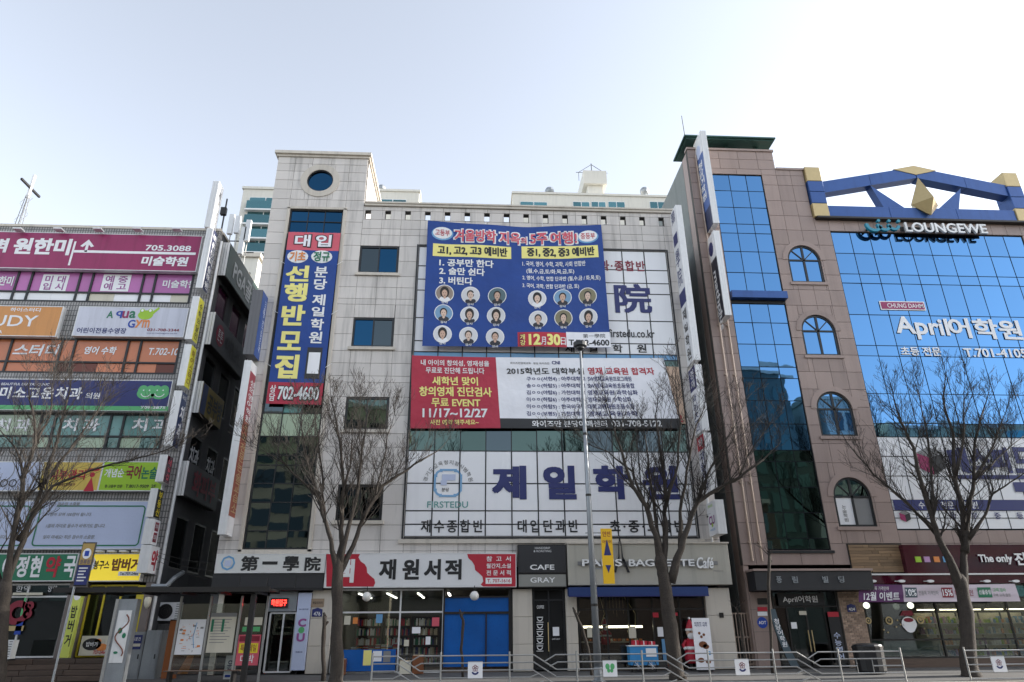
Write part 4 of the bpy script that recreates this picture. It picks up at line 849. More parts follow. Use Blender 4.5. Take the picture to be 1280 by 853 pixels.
for k, (x, y, bgk, lng) in enumerate(por):
    o = MB(); u, v = q.inv(x, y); oval(None, q, x, y, 11.6, 10.6, None, .008, b=o); pt = o.build('portrait', white_paint, t)
    att(pt, t); oval(pt, q, x, y, 10.6, 9.7, bgs[bgk], .012, 'backdrop')
    b = MB(); oval(None, q, x, y+7.2, 6.6, 3.4, None, .016, b=b); b.build('clothing', suit if k % 3 or lng == 0 else white_board, pt)
    b = MB(); oval(None, q, x, y-1.2, 4.5 if not lng else 5.6, 5.0 if not lng else 7.0, None, .02, b=b); b.build('hair', hair, pt)
    b = MB(); oval(None, q, x, y+.2, 3.4, 4.5, None, .024, b=b); oval(None, q, x, y+5, 1.6, 1.8, None, .023, seg=8, b=b); b.build('face', skin2 if k % 2 else skin, pt)
    b = MB(); [oval(None, q, x+dx, y-.4, .55, .4, None, .028, seg=6, b=b) for dx in (-1.4, 1.4)]; oval(None, q, x, y+2.6, 1.1, .35, None, .028, seg=6, b=b); b.build('features', hair, pt)
    bt(pt, q, '이름' if False else '강사', x-4, x+4, y+9.6, y+12.6, white_paint, n=.02, bold=.018)
patch(t, q, 646, 707, 418, 435.5, red, .008); patch(t, q, 707, 762.5, 417.5, 435.5, cloth_white, .008); patch(t, q, 648, 655, 420, 434, darkred, .012)
bt(t, q, '개\n강', 649, 655.5, 420.5, 434, paleyellow, n=.016); bt(t, q, '12', 660, 674, 420.5, 433.5, paleyellow, n=.014, bold=.05); bt(t, q, '月', 675, 681, 424, 433.5, white_paint, n=.014, bold=.03); bt(t, q, '30', 683, 699, 420.5, 433.5, paleyellow, n=.014, bold=.05); bt(t, q, '日', 700, 706, 424, 433, white_paint, n=.014, bold=.03)
bt(t, q, '第一學院', 728, 756, 419.5, 424.5, black, n=.014); bt(t, q, 'T.702-4600', 710, 761, 426.5, 433.5, black, n=.014, bold=.035)
b = MB()
for u, dx in ((0, -.5), (.33, 0), (.66, 0), (1, .5)): p = q.w(u, 1); b.tube([p, Vector((p.x+dx, 27.95, 19.97))], .01, 4)
b.build('rope', white_paint, t)
# gifted class banner
t, q = banner('gifted_class_banner', 'wide red and white banner listing exam passers below the big blue banner', [(515, 445), (829, 448), (851, 536), (513, 536)], 27.84, cloth_white, .02, .05, 5)
UR = q.inv(621, 490)[0]; VB = q.inv(700, 524)[1]
MB().cloth(q, UR, 1, VB, 1, 0, 30, 10).build('cloth', cloth_white, t, smooth=True); MB().cloth(q, 0, UR, 0, 1, 0, 14, 12).build('cloth', cloth_red, t, smooth=True); MB().cloth(q, UR, 1, 0, VB, 0, 30, 3).build('cloth', charcoal, t, smooth=True)
for s, a, c, y0, y1, m, bo in (('내 아이의 창의성, 영재성을', 526, 610, 450.5, 458.5, white_paint, .018), ('무료로 진단해 드립니다', 532, 604, 460, 468, white_paint, .018), ('새학년 맞이', 540, 596, 472, 483, paleyellow, .03), ('창의영재 진단검사', 524, 613, 485, 497, paleyellow, .03), ('무료 EVENT', 539, 599, 499.5, 510, paleyellow, .03), ('11/17~12/27', 528, 608, 512, 523, white_paint, .03), ('사전 예약 해주세요~', 537, 597, 525.5, 532, paleyellow, .018)): bt(t, q, s, a, c, y0, y1, m, bold=bo)
bt(t, q, '2015학년도 대학부설', 632, 728, 460, 468.5, black, bold=.025); bt(t, q, '영재 교육원 합격자', 733, 817, 460, 469.5, red, bold=.025)
bt(t, q, '와이즈만영재교육   분당 와이즈만', 636, 685, 452.5, 455.5, grey_paint); bt(t, q, 'CNI', 688, 698, 451, 455.5, navy, bold=.03)
for k, (s, s2) in enumerate((('구ㅇㅇ(서현4) : 아주대학교', 'SW영재교육원프로그래밍'), ('송ㅇㅇ(하탑5) : 아주대학교', 'SW영재교육원초등융합'), ('김ㅇㅇ(야탑6) : 가천대학교', '영재교육원 과학심화'), ('이ㅇㅇ(하탑6) : 아주대학교', '영재교육원 수학심화'), ('이ㅇㅇ(하탑5) : 한국외국어', '대학교영재원초등수학'), ('김ㅇㅇ(보평5) : 가천대학교', '영재교육원과학'))):
    y = 471.3+k*8.75; bt(t, q, s, 656.5, 730, y, y+6.4, navy); bt(t, q, s2, 733, 788+(k % 3)*4, y, y+6.4, navy)
bt(t, q, '와이즈만 분당이매센터', 663, 757, 526.5, 534.5, white_paint, bold=.025); bt(t, q, '031-708-5122', 763, 826, 526.5, 534, white_paint, bold=.025)
t, q = banner('small_cream_banner', 'narrow cream banner ending in a red 22 behind the right end of the passers banner', [(829, 458), (848, 459), (857, 530), (838, 530)], 27.9, cream, .008, 0, 3)
MB().cloth(q, 0, 1, 0, 1, 0, 6, 8).build('cloth', paint('peach_cloth', (.60, .42, .30)), t); bt(t, q, '22', 840, 853, 519, 528, red, bold=.03)
# ================================================================== shop signs of the grey academy
t = fsign('shop_sign', 'white academy sign with four brushed black Chinese characters over the side entrance', 269.5, 406.5, 692.5, 716.5, paint('warm_white_face', (.68, .68, .66), rough=.3), n=.42)
for ch, a, c, y0, y1 in (('第', 301, 323, 695, 714), ('一', 328, 347, 702, 706), ('學', 354, 374, 695, 714), ('院', 381, 401, 696, 714)): st(t, ch, a, c, y0, y1, black, bold=.06)
x, z = PY(285, 704, 27.58); MB().ring(F28, x, z, .27, .2, .425, .43, 8).build('emblem', skyfilm, t[0]); MB().box(F28, x-.12, x+.12, z-.12, z+.1, .425, .43).build('emblem', lilac_board, t[0])
t = fsign('shop_sign', 'bookstore sign, white between two wavy red ends, with thick black lettering', 406.5, 645.5, 691.5, 734.5, paint('white_face_2', (.72, .72, .73), rough=.25), n=.42)
def wavy(pts, m):
    P = [PY(x, y, 27.58) for x, y in pts]; MB().poly(F28, P, .421, .427).build('red_field', m, t[0])
zl = [(408, 733.5), (408, 692.8), (450, 692.8), (448, 697), (451, 702), (456, 705.5), (458.5, 710), (459, 716), (463, 720), (468, 724), (469, 729), (467, 733.5)]; wavy(zl[::-1], red)
zr = [(644.5, 733.5), (644.5, 692.8), (584, 692.8), (585.5, 698), (590, 702), (593, 707), (594, 713), (599, 717), (603, 721), (604, 727), (601, 731), (604, 733.5)]; wavy(zr, red)
for ch, a in (('재', 474), ('원', 503), ('서', 530), ('적', 556)): st(t, ch, a, a+21, 699, 725, black, bold=.045)
st(t, '책', 417, 443, 699, 729, white_paint, n=.432, bold=.05)
for s, y in (('참  고  서', 695.5), ('월간지,소설', 704.5), ('전 문 서 적', 713)): st(t, s, 608, 638.5, y, y+6.5, white_paint, n=.432)
q_ = rc(607, 639.5, 722.5, 730, 27.58); MB().box(F28, *q_, .43, .435).build('label', white_paint, t[0]); st(t, 'T. 707-1616', 609, 638, 724, 728.5, red, n=.437)
t = fsign('shop_sign', 'black cafe sign with small white capitals above a grey strip', 647.5, 708, 681, 716.5, paint('ink_face2', (.025, .025, .028), rough=.35), n=.36, rimm=dark_metal)
st(t, 'CAFE', 662.5, 693, 706, 712.5, white_paint, bold=.02); st(t, 'HANDDRIP\n& ROASTING', 667, 689, 684, 690.5, alu, bold=.0)
t = fsign('shop_sign', 'grey strip sign lettered GRAY directly below the black cafe sign', 647.5, 708.5, 717.2, 734.5, paint('grey_face2', (.24, .24, .22)), n=.36, rimm=dark_metal); st(t, 'GRAY', 663, 694, 722, 728.5, white_paint, bold=.012)
r = rc(709.5, 909.5, 680, 731.5, 27.6); t = thing('shop_sign', 'wide beige bakery cafe fascia with raised white capitals', 'sign', ((r[0]+r[1])/2, 27.8, r[2]))
bf = mat('beige_fascia', (.42, .40, .345), .45, noise=((2, .06), (50, .08)), streak=.2)
MB().box(F28, r[0], 10.12, r[2], r[3], .02, .4, .015).build('board', bf, t); MB().box(F28, r[0]-.02, 10.15, r[3]+.001, r[3]+.06, .02, .46).build('cap', trim_stone, t)
t2 = (t, facade(28.0), .4, 27.6)
for s, a, c in (('PARIS', 727, 777), ('BAGUETTE', 785, 867)): st(t2, s, a, c, 699.5, 708.5, white_paint, n=.46, th=.06, bold=.03)
st(t2, 'Café', 870, 891, 697, 711, white_paint, n=.46, th=.05, bold=.02, ital=.15); st(t2, 'PANGYO', 892, 904, 713, 715, grey_paint, bold=.0)
q_ = rc(722, 897, 702, 706.5, 27.6); MB().box(F28, *q_, .401, .43).build('rail', grey_paint, t)
x, z = PY(777, 716, 27.55); b = MB().poly(F28, [(x-.32, z), (x-.22, z), (x-.05, z+.5), (x-.03, z+1.15), (x+.03, z+1.15), (x+.05, z+.5), (x+.22, z), (x+.32, z), (x+.09, z+.6), (x+.05, z+1.1), (x, z+1.4), (x-.05, z+1.1), (x-.09, z+.6)], .45, .5)
b.box(F28, x-.16, x+.16, z+.42, z+.48, .45, .5); b.build('tower_emblem', black, t)
# ================================================================== fronts of the ground floor shops
def room(parent, x0, x1, z0, z1, y1, wallm, floorm, ceilm, y0=28.12):
    MB().wbox(x0, x1, y1, y1+.1, z0, z1).wbox(x0-.08, x0, y0, y1, z0, z1).wbox(x1, x1+.08, y0, y1, z0, z1).build('room_wall', wallm, parent)
    MB().wbox(x0, x1, y0, y1, z0-.06, z0).build('room_floor', floorm, parent); MB().wbox(x0, x1, y0, y1, z1, z1+.08).build('room_ceiling', ceilm, parent)
def front(parent, xs, zs, n0=-.12, n1=-.04, gm=None, frame=dark_metal, name='shop_window', skip=()):
    b = MB()
    for x in xs: b.box(F28, x-.03, x+.03, zs[0], zs[-1], n0, n1)
    for z in zs: b.box(F28, xs[0], xs[-1], z-.03, z+.03, n0+.004, n1-.004)
    o = b.build(name, frame, parent)
    for i in range(len(xs)-1):
        for j in range(len(zs)-1):
            if (i, j) not in skip: cell('pane', gm or clear_glass, o, F28, xs[i]+.03, xs[i+1]-.03, zs[j]+.03, zs[j+1]-.03, n0+.03, n0+.042, 0, .001)
    return o
wallc = paint('interior_wall', (.10, .095, .08)); darkint = paint('interior_dark', (.018, .016, .014)); books = mat('book_spines', (.35, .28, .2), .7, var=.9, noise=(18, .6), grain=(40, 3, 1))
# bookstore
bx0, bx1, bz0, bz1 = -5.15, 1.55, .45, 3.3
room(mb, bx0, bx1, bz0, bz1, 33.5, wallc, wood_dk, wallc)
front(mb, [bx0+.03, -2.68, -1.06], [bz0, 2.5, bz1], frame=alu)
MB().wbox(-1.0, bx1-.1, 28.06, 28.12, .6, 3.0).build('blue_panel', mat('blue_film', (.006, .10, .38), .25, spots=(9, .9), noise=(1.2, .3)), mb)
b = MB(); [b.wbox(*q_) for q_ in ((-1.06, -1.0, 28.0, 28.14, .45, bz1), (bx1-.12, bx1, 28.0, 28.14, .45, bz1), (-1.0, bx1-.12, 28.0, 28.14, 2.42, 2.5), (-1.0, bx1-.12, 28.0, 28.14, 3.0, 3.06), (.55, .6, 28.01, 28.05, .6, 2.42))]; b.build('panel_frame', dark_metal, mb)
q_ = rc(412, 495, 813, 838, 27.95); MB().wbox(bx0+.1, -2.75, 27.92, 27.99, .5, 1.22).build('low_panel', MATS['blue_film'], mb)
for (a, c, y0, y1, m) in ((454, 464, 813, 832, paleyellow), (466, 477, 814, 827, white_board), (479, 488, 814, 828, grey_paint)): q_ = rc(a, c, y0, y1, 27.9); MB().box(facade(27.92), *q_, .002, .008).build('notice', m, mb)
for (a_, c_, y0_, y1_, m_) in ((430, 438, 770, 781, cream), (441, 447, 772, 780, orange), (470, 478, 768, 779, skyfilm), (505, 511, 800, 808, cream), (540, 549, 772, 783, pinkred), (532, 538, 796, 806, white_board)): e_ = rc(a_, c_, y0_, y1_); MB().box(F28, *e_, -.03, -.022).build('poster', m_, mb)
for k, (a_, h_, m_) in enumerate(((-4.9, .5, brown), (-2.55, .42, cream), (-2.1, .6, brown))): t = thing('goods_box', ('cardboard box of goods at the left end of the bookstore front', 'pale box of books beside the bookstore door', 'tall cardboard box in front of the bookstore glass door')[k], 'box', (a_, 27.7, .41)); MB().wbox(a_, a_+.4, 27.55, 27.85, .41, .41+h_).build('carton', m_, t); MB().wbox(a_+.02, a_+.38, 27.57, 27.83, .411+h_, .43+h_).build('books', books, t)
q_ = rc(515, 525.5, 784, 792, 28.0); MB().box(F28, *q_, -.03, -.02).build('notice', white_board, mb)
for k in range(4):
    t = thing('bookshelf', ('leftmost tall bookshelf in the bookstore window', 'second tall bookshelf inside the bookstore', 'third tall bookshelf inside the bookstore behind the glass door', 'rightmost tall bookshelf inside the bookstore')[k], 'bookshelf', (-4.6+k*1.25, 32.9, .5))
    x0 = -5.05+k*1.25; b = MB().wbox(x0, x0+1.15, 33.3, 33.34, .5, 2.5)
    for z in range(6): b.wbox(x0+.03, x0+1.12, 32.9, 33.3, .5+z*.39, .53+z*.39)
    b.wbox(x0, x0+.03, 32.9, 33.3, .5, 2.5).wbox(x0+1.12, x0+1.15, 32.9, 33.3, .5, 2.5); b.build('frame', wood_dk, t)
    for z in range(5):
        xx = x0+.05
        while xx < x0+1.05:
            wd = random.choice((.05, .08, .06)); cell('book', random.choice((books, red, navy, cream, green, white_board)), t, facade(33.1), xx, xx+wd, .531+z*.39, .531+z*.39+random.choice((.24, .28, .3)), -.14, .1, 0); xx += wd+.004
for k, (x, y) in enumerate(((-4.2, 29.6), (-3.3, 29.9))):
    t = thing('book_table', ('display table with stacked books near the bookstore window', 'second display table with book piles inside the bookstore')[k], 'table', (x, y, .5))
    MB().wbox(x-.5, x+.5, y-.3, y+.3, 1.15, 1.2).build('top', wood_dk, t); b = MB()
    for dx in (-.45, .42):
        for dy in (-.26, .23): b.wbox(x+dx, x+dx+.04, y+dy, y+dy+.04, .45, 1.15)
    b.build('leg', wood_dk, t)
    for j in range(4):
        for i in range(random.randint(2, 5)): cell('book', random.choice((cream, white_board, orange, red, skyfilm)), t, facade(y), x-.45+j*.23, x-.27+j*.23, 1.201+i*.045, 1.243+i*.045, -.12, .12, 0)
for k, px_ in enumerate((-4.4, -3.3, -2.1, -.9)):
    t = thing('ceiling_light', ('first', 'second', 'third', 'fourth')[k]+' bright tube lamp row from the left on the bookstore ceiling', 'lamp', (px_, 30.5, 3.2)); MB().wbox(px_-.06, px_+.06, 28.8, 32.6, 3.23, 3.29).build('housing', alu, t); MB().wbox(px_-.03, px_+.03, 28.85, 32.5, 3.19, 3.225).build('tube', tube, t)
for k, (a, y_) in enumerate(((458.5, 746), (593, 745))):
    x, z = PY(a, y_, 27.5); t = thing('globe_lamp', ('round white globe lamp under the left part of the bookstore sign', 'round white globe lamp under the right part of the bookstore sign')[k], 'lamp', (x, 27.5, z)); MB().ball((x, 27.5, z), .17, seg=16).build('globe', paint('globe_white', (.75, .74, .70), rough=.2), t, smooth=True); MB().tube([(x, 27.5, z+.16), (x, 27.5, 3.4)], .015, 5).build('cord', black_metal, t)
# side entrance with LED sign
room(mb, -9.3, -6.4, .43, 3.3, 32, darkint, darkint, darkint)
MB().wbox(-9.48, -9.3, 28.0, 28.3, .43, 3.25).wbox(-6.02+.0, -5.98+.02, 28.0, 28.2, .43, 3.25).build('door_jamb', trim_stone, mb)
q_ = rc(336, 368, 742, 766, 27.95); MB().box(F28, q_[0], -6.56, 2.55, 3.25, -.1, .02).build('door_header', galv, mb)
x0, x1 = PY(338, 755, 27.95)[0], PY(360, 755, 27.95)[0]; t = thing('led_sign', 'small glowing red letter display above the side entrance door', 'sign', ((x0+x1)/2, 27.95, 2.7)); MB().box(F28, x0, x1, 2.68, 3.02, .021, .08).build('case', black, t); text(t, '학원입구', F28, (x0+.04, x1-.04, 2.74, 2.97), ledred, n=.085, bold=.03)
front(mb, [-7.5, -7.0, -6.55], [.5, 2.5], gm=clear_glass, frame=alu, name='glass_door')
x0, x1 = PY(368.5, 790, 27.9)[0], PY(385.5, 790, 27.9)[0]; t = thing('entrance_pillar_sign', 'tall pale lavender pillar sign with the convenience store letters CU', 'sign', ((x0+x1)/2, 27.9, .5)); r = (x0, x1, .55, 3.2); MB().box(F28, *r, .02, .16, .01).build('board', lilac_board, t)
text(t, 'C', F28, sub(r, .34, .45, .2, .8), plum, n=.165, bold=.06); text(t, 'U', F28, sub(r, .53, .64, .2, .8), plum, n=.165, bold=.06); MB().disc(F28, (x0+x1)/2, r[3]-.49*2.65, .11, .11, .161, .17).build('green_dot', greenface, t)
text(t, '24시편의점', F28, sub(r, .21, .23, .15, .85), navy, n=.165); text(t, 'GS OPEN' if False else '연중무휴', F28, sub(r, .76, .78, .25, .75), navy, n=.165)
q_ = rc(390, 402.7, 762, 771, 27.85); t = thing('number_plate', 'blue house number plate 476 on the pier left of the bookstore', 'number plate', (q_[0], 27.8, q_[2])); MB().poly(F28, [(q_[0], q_[2]), (q_[1], q_[2]), (q_[1], q_[3]), ((q_[0]+q_[1])/2, q_[3]+.06), (q_[0], q_[3])], .122, .14).build('plate', navy, t); text(t, '476', F28, (q_[0]+.06, q_[1]-.06, q_[2]+.03, q_[2]+.17), white_paint, n=.142)
q_ = rc(389, 405, 748.5, 759, 27.85); t = thing('wall_plaque', 'square bronze plaque above the house number plate', 'plaque', (q_[0], 27.8, q_[2])); MB().box(F28, *q_, .122, .145).build('plate', paint('plaque_bronze', (.30, .22, .15)), t); text(t, '제일프라자', F28, (q_[0]+.05, q_[1]-.05, q_[2]+.1, q_[3]-.1), dark_metal, n=.147)
# cafe with dark doors
room(mb, 2.36, 3.58, .43, 3.3, 31, darkint, darkint, darkint)
cfd = front(mb, [2.4, 2.98, 3.56], [.5, 2.9, 3.28], gm=mat('smoked_glass', (.03, .03, .03), .05, .3), frame=black_metal, name='cafe_door')
for k in range(5): x, z = PY(675, 773+k*9, 27.95); MB().ring(F28, x, z, .11, .08, .0, .008, 8, 180, 360).box(F28, x-.12, x+.12, z+.02, z+.05, .0, .008).box(F28, x-.13, x+.13, z-.15, z-.13, .0, .008).build('cup_decal', white_paint, mb)
ptext(mb, 'COFFEE', 671, 680, 757, 761, white_paint, n=.0, bold=.01); q_ = rc(691, 699, 784, 795, 28); MB().box(F28, *q_, .0, .008).build('notice', white_board, mb); ptext(mb, 'CAFE GRAY', 690, 700, 798, 800, white_paint, n=.0, bold=.0)
MB().tube([F28.w(2.92, 1.1, .06), F28.w(2.92, 2.1, .06)], .018, 6).build('door_handle', gold, mb)
# bakery
room(mb, 4.1, 9.05, .43, 3.25, 33, darkint, wood_dk, paint('interior_beige', (.25, .2, .15)))
front(mb, [4.13, 5.2, 6.05, 7.0, 8.05, 9.02], [.5, 2.55, 3.2], frame=dark_metal)
t = thing('awning', 'dark blue rolled awning strip under the beige bakery fascia', 'awning', (6.5, 27.6, 3.0)); q_ = rc(711, 885, 734, 744.5, 27.3); MB().box(F28, q_[0], q_[1], q_[2], q_[3], .3, .75).build('cassette', mat('navy_awning', (.01, .035, .15), .6), t); MB().box(F28, q_[0], q_[1], q_[2]-.04, q_[2]-.001, .62, .78).build('bar', navy, t)
for k, (a, y_) in enumerate(((751, 745), (768, 749), (777, 747), (787, 744), (757, 751), (740, 751))): 
    x, z = PY(a, y_+1, 30); t = thing('spot_light', ('small lit ceiling spot in the bakery, %s from the left' % ('third', 'fifth', 'sixth', 'seventh', 'fourth', 'first')[k]), 'lamp', (x, 30, 3.2)); MB().wbox(x-.06, x+.06, 29.94, 30.06, 3.17, 3.24).build('can', alu, t); MB().wbox(x-.045, x+.045, 29.955, 30.045, 3.155, 3.169).build('lens', bulb, t)
t = thing('bakery_counter', 'brown bakery display counter behind the window glass', 'counter', (5.6, 29.3, .5)); MB().wbox(4.4, 6.9, 29.2, 29.8, .45, 1.35).build('body', wood_dk, t); MB().wbox(4.35, 6.95, 29.15, 29.85, 1.36, 1.41).build('top', cream, t); MB().wbox(4.45, 6.85, 29.3, 29.32, 1.9, 1.98).build('warm_strip', bulb, t)
for k in range(14): cell('bread', orange if k % 3 else cream, t, facade(29.4), 4.5+k*.17, 4.6+k*.17, 1.412, 1.5, -.1, .1, .02)
def santa(name, label, x, y, z, s):
    t = thing(name, label, 'figure', (x, y, z)); MB().lathe((x, y, z), [(.16*s, 0), (.2*s, .1*s), (.17*s, .35*s), (.1*s, .55*s)], 12).build('coat', red, t, smooth=True)
    MB().ball((x, y, z+.68*s), .11*s, seg=12).build('head', skin, t, smooth=True); MB().ball((x, y-.05*s, z+.6*s), .1*s, .9, 12).lathe((x, y, z+.3*s), [(.185*s, 0), (.195*s, .03*s), (.175*s, .07*s)], 12).build('beard_and_trim', white_paint, t, smooth=True)
    MB().lathe((x, y, z+.74*s), [(.115*s, 0), (.09*s, .1*s), (.03*s, .22*s), (.005*s, .25*s)], 10).build('hat', red, t); b = MB().ball((x, y, z+1.0*s), .03*s).lathe((x, y, z+.72*s), [(.12*s, 0), (.125*s, .02*s), (.115*s, .05*s)], 10)
    for sg in (-1, 1): b.ball((x+sg*.2*s, y-.1*s, z+.33*s), .04*s, seg=8)
    b.build('hat_trim', white_paint, t)
    for sg in (-1, 1): MB().tube([(x+sg*.13*s, y, z+.5*s), (x+sg*.22*s, y-.04*s, z+.4*s), (x+sg*.2*s, y-.1*s, z+.33*s)], .04*s, 6).build('arm', red, t); MB().tube([(x+sg*.07*s, y, z-.15*s), (x+sg*.07*s, y, z+.03*s)], .05*s, 6).build('leg', black, t)
    MB().box(facade(y), x-.05*s, x-.025*s, z+.69*s, z+.71*s, .1*s, .112*s).box(facade(y), x+.025*s, x+.05*s, z+.69*s, z+.71*s, .1*s, .112*s).build('eye', black, t)
santa('santa_figure', 'small white bearded santa figure on the bakery window counter', PY(756.5, 790, 28.8)[0], 28.8, 1.3, .95)
santa('santa_figure', 'larger red santa figure standing behind the white standing banner', PY(864, 800, 27.75)[0], 27.75, .65, 1.55)
x0, x1 = PY(867, 800, 27.3)[0], PY(893, 800, 27.3)[0]; t = thing('standing_banner', 'white standing banner with bread pictures in front of the bakery', 'banner', ((x0+x1)/2, 27.3, .4)); r = (x0, x1-.12, .45, 2.2); MB().box(facade(27.3), *r, 0, .02).build('cloth', cloth_white, t); MB().tube([((x0+x1)/2, 27.33, .42), ((x0+x1)/2, 27.33, 2.2)], .02, 5).wbox(x0+.1, x1-.2, 27.2, 27.5, .39, .44).build('stand', black_metal, t)
text(t, '따뜻한 겨울\n케이크 예약', facade(27.3), sub(r, .08, .17, .12, .85), navy, n=.024); b = MB()
for u, v in ((.35, .3), (.6, .33), (.45, .37)): b.disc(facade(27.3), x0+(x1-.12-x0)*u, r[3]-v*1.75, .05, .05, .021, .026, 10)
for u, v, s in ((.5, .52, .16), (.65, .56, .12), (.3, .82, .12), (.7, .85, .1)): b.disc(facade(27.3), x0+(x1-.12-x0)*u, r[3]-v*1.75, s, s*.7, .021, .026, 12)
b.build('bread_print', brown, t); MB().disc(facade(27.3), x1-.25, r[3]-1.2, .07, .07, .021, .027, 12).build('round_print', skyfilm, t)
# blue cart
cx0, cx1 = PY(786, 820, 27.5)[0], PY(821, 820, 27.5)[0]; t = thing('blue_cart', 'small blue two wheeled bread cart with red gift boxes on top', 'cart', ((cx0+cx1)/2, 27.5, .4))
MB().wbox(cx0, cx1, 27.3, 27.75, .62, 1.25).build('box', paint('sky_blue_paint', (.04, .25, .55)), t); MB().wbox(cx0-.03, cx1+.03, 27.27, 27.78, 1.251, 1.29).build('lid', white_board, t); MB().wbox((cx0+cx1)/2+.08, cx1-.06, 27.28, 27.299, .9, 1.18).build('door', white_board, t)
for k in (.25, .75):
    wx = cx0+(cx1-cx0)*k; f_ = facade(27.27); wh = MB().ring(f_, wx, .62, .17, .145, 0, .02, 18).build('wheel', dark_metal, t); b = MB()
    for a in range(0, 180, 45): b.poly(f_, [(wx-.15*math.cos(R_(a))-.006, .62-.15*math.sin(R_(a))-.006), (wx+.15*math.cos(R_(a))-.006, .62+.15*math.sin(R_(a))-.006), (wx+.15*math.cos(R_(a))+.006, .62+.15*math.sin(R_(a))+.006), (wx-.15*math.cos(R_(a))+.006, .62-.15*math.sin(R_(a))+.006)], .004, .012)
    b.build('spokes', white_paint, wh)
b = MB()
for dx in (.05, cx1-cx0-.1): b.wbox(cx0+dx, cx0+dx+.05, 27.4, 27.6, .4, .62)
b.build('leg', dark_metal, t)
for k in range(3):
    x = cx0+.15+k*.3; t = thing('gift_box', ('left', 'middle', 'right')[k]+' red gift box on top of the blue cart', 'box', (x, 27.5, 1.29)); MB().wbox(x, x+.25, 27.4, 27.65, 1.292, 1.45-.02*k).build('box', red, t); MB().wbox(x+.11, x+.14, 27.395, 27.655, 1.291, 1.456-.02*k).build('ribbon', white_paint, t)
for (a, c, y0, y1, m) in ((734, 740, 784, 797, cream), (786, 795, 783, 798, cream), (822, 829, 784, 796, white_board), (828, 835, 799, 826, skyfilm), (816, 823, 766, 772, red), (842, 847, 766, 770, red)): q_ = rc(a, c, y0, y1, 28); MB().box(F28, *q_, .0, .008).build('notice', m, mb)
MB().box(F28, PY(900, 769)[0]-.07, PY(900, 769)[0]+.09, PY(900, 769)[1]-.1, PY(900, 769)[1]+.08, .121, .16).build('switch_box', dark_metal, mb)
b = MB(); b.tube([F28.w(5.0, 3.0, -.2), F28.w(5.15, 2.4, -.2), F28.w(4.9, 1.8, -.2), F28.w(5.1, 1.5, -.2)], .015, 5).tube([F28.w(5.9, 3.1, -.2), F28.w(6.35, 2.4, -.2), F28.w(6.3, 1.8, -.2)], .015, 5); 
for k in range(10): b.tube([F28.w(5.0+k*.13, 3.18, -.3), F28.w(5.0+k*.13, 2.5-.1*(k % 3), -.3)], .004, 3)
b.ring(F28, 6.1, 1.75, .1, .07, -.22, -.18, 12); b.build('garland', gold, mb)
# ================================================================== ground floor of the granite building
t = thing('entrance_canopy', 'black stone canopy over the entrance of the brown granite building', 'canopy', (13.1, 27.6, 3.1)); r = (10.86, 15.5, 3.16, 3.86)
MB().box(F28, *r, .04, .85).build('box', charcoal, t); MB().box(F28, r[0]-.05, r[1]+.05, r[3]+.001, r[3]+.08, .04, .92).build('cap', pink_stone, t)
for ch, a in (('풍', 970), ('림', 990), ('빌', 1028), ('딩', 1048)): text(t, ch, F28, (PY(a, 726, 27.15)[0], PY(a+7, 726, 27.15)[0], 3.42, 3.66), galv, n=.855, bold=.02, th=.03)
MB().box(F28, 10.86, 11.72, .43, 3.14, -.5, .04, .01).build('entrance_pier', pink_stone, rb)
for z in (.9, 1.7, 2.5): MB().box(F28, 10.85, 11.73, z, z+.01, -.1, .0405).build('pier_joint', joint, rb)
room(rb, 11.75, 14.4, .43, 3.6, 32, darkint, darkint, darkint)
front(rb, [11.8, 12.3, 13.05, 13.8, 14.36], [.47, 2.6, 3.3], frame=dark_metal, name='glass_door', skip=())
b = MB()
for x in (12.98, 13.12): b.tube([F28.w(x, 1.0, .05), F28.w(x, 1.75, .05)], .02, 6)
b.build('door_handle', gold, rb)
q_ = rc(972, 1030, 742, 757, 28.0); t = thing('door_sign', 'black sign with white language school lettering over the granite building doors', 'sign', (13, 28, 2.7)); MB().box(F28, q_[0], q_[1], q_[2], q_[3], .0, .04).build('board', black, t); text(t, 'April어학원', F28, sub((q_[0], q_[1], q_[2], q_[3]), .2, .85, .1, .85), white_board, n=.045)
q_ = rc(999, 1008, 764, 769, 28); MB().box(F28, *q_, .0, .01).build('notice', cream, rb); q_ = rc(989, 996, 778, 786, 28); MB().box(F28, *q_, .0, .01).build('notice', white_board, rb)
for k, (s, y0, y1, m, lab) in enumerate((('', 748, 756, dark_metal, 'dark intercom box on the entrance pier above the security stickers'), ('', 759, 764, red, 'red sticker on the granite entrance pier'), ('', 765, 770, white_board, 'white sticker on the granite entrance pier'), ('ADT', 772, 785, blue, 'blue round security sticker lettered ADT on the entrance pier'))):
    q_ = rc(947, 959, y0, y1, 27.95); t = thing('wall_sticker' if k else 'intercom', lab, 'sticker' if k else 'intercom', (q_[0], 27.95, q_[2]))
    if s: MB().disc(F28, (q_[0]+q_[1])/2, (q_[2]+q_[3])/2, .2, .2, .045, .052).build('disc', m, t); text(t, s, F28, (q_[0]+.04, q_[1]-.04, q_[2]+.13, q_[3]-.13), white_paint, n=.055, bold=.02)
    else: MB().box(F28, *q_, .045, .06).build('plate', m, t)
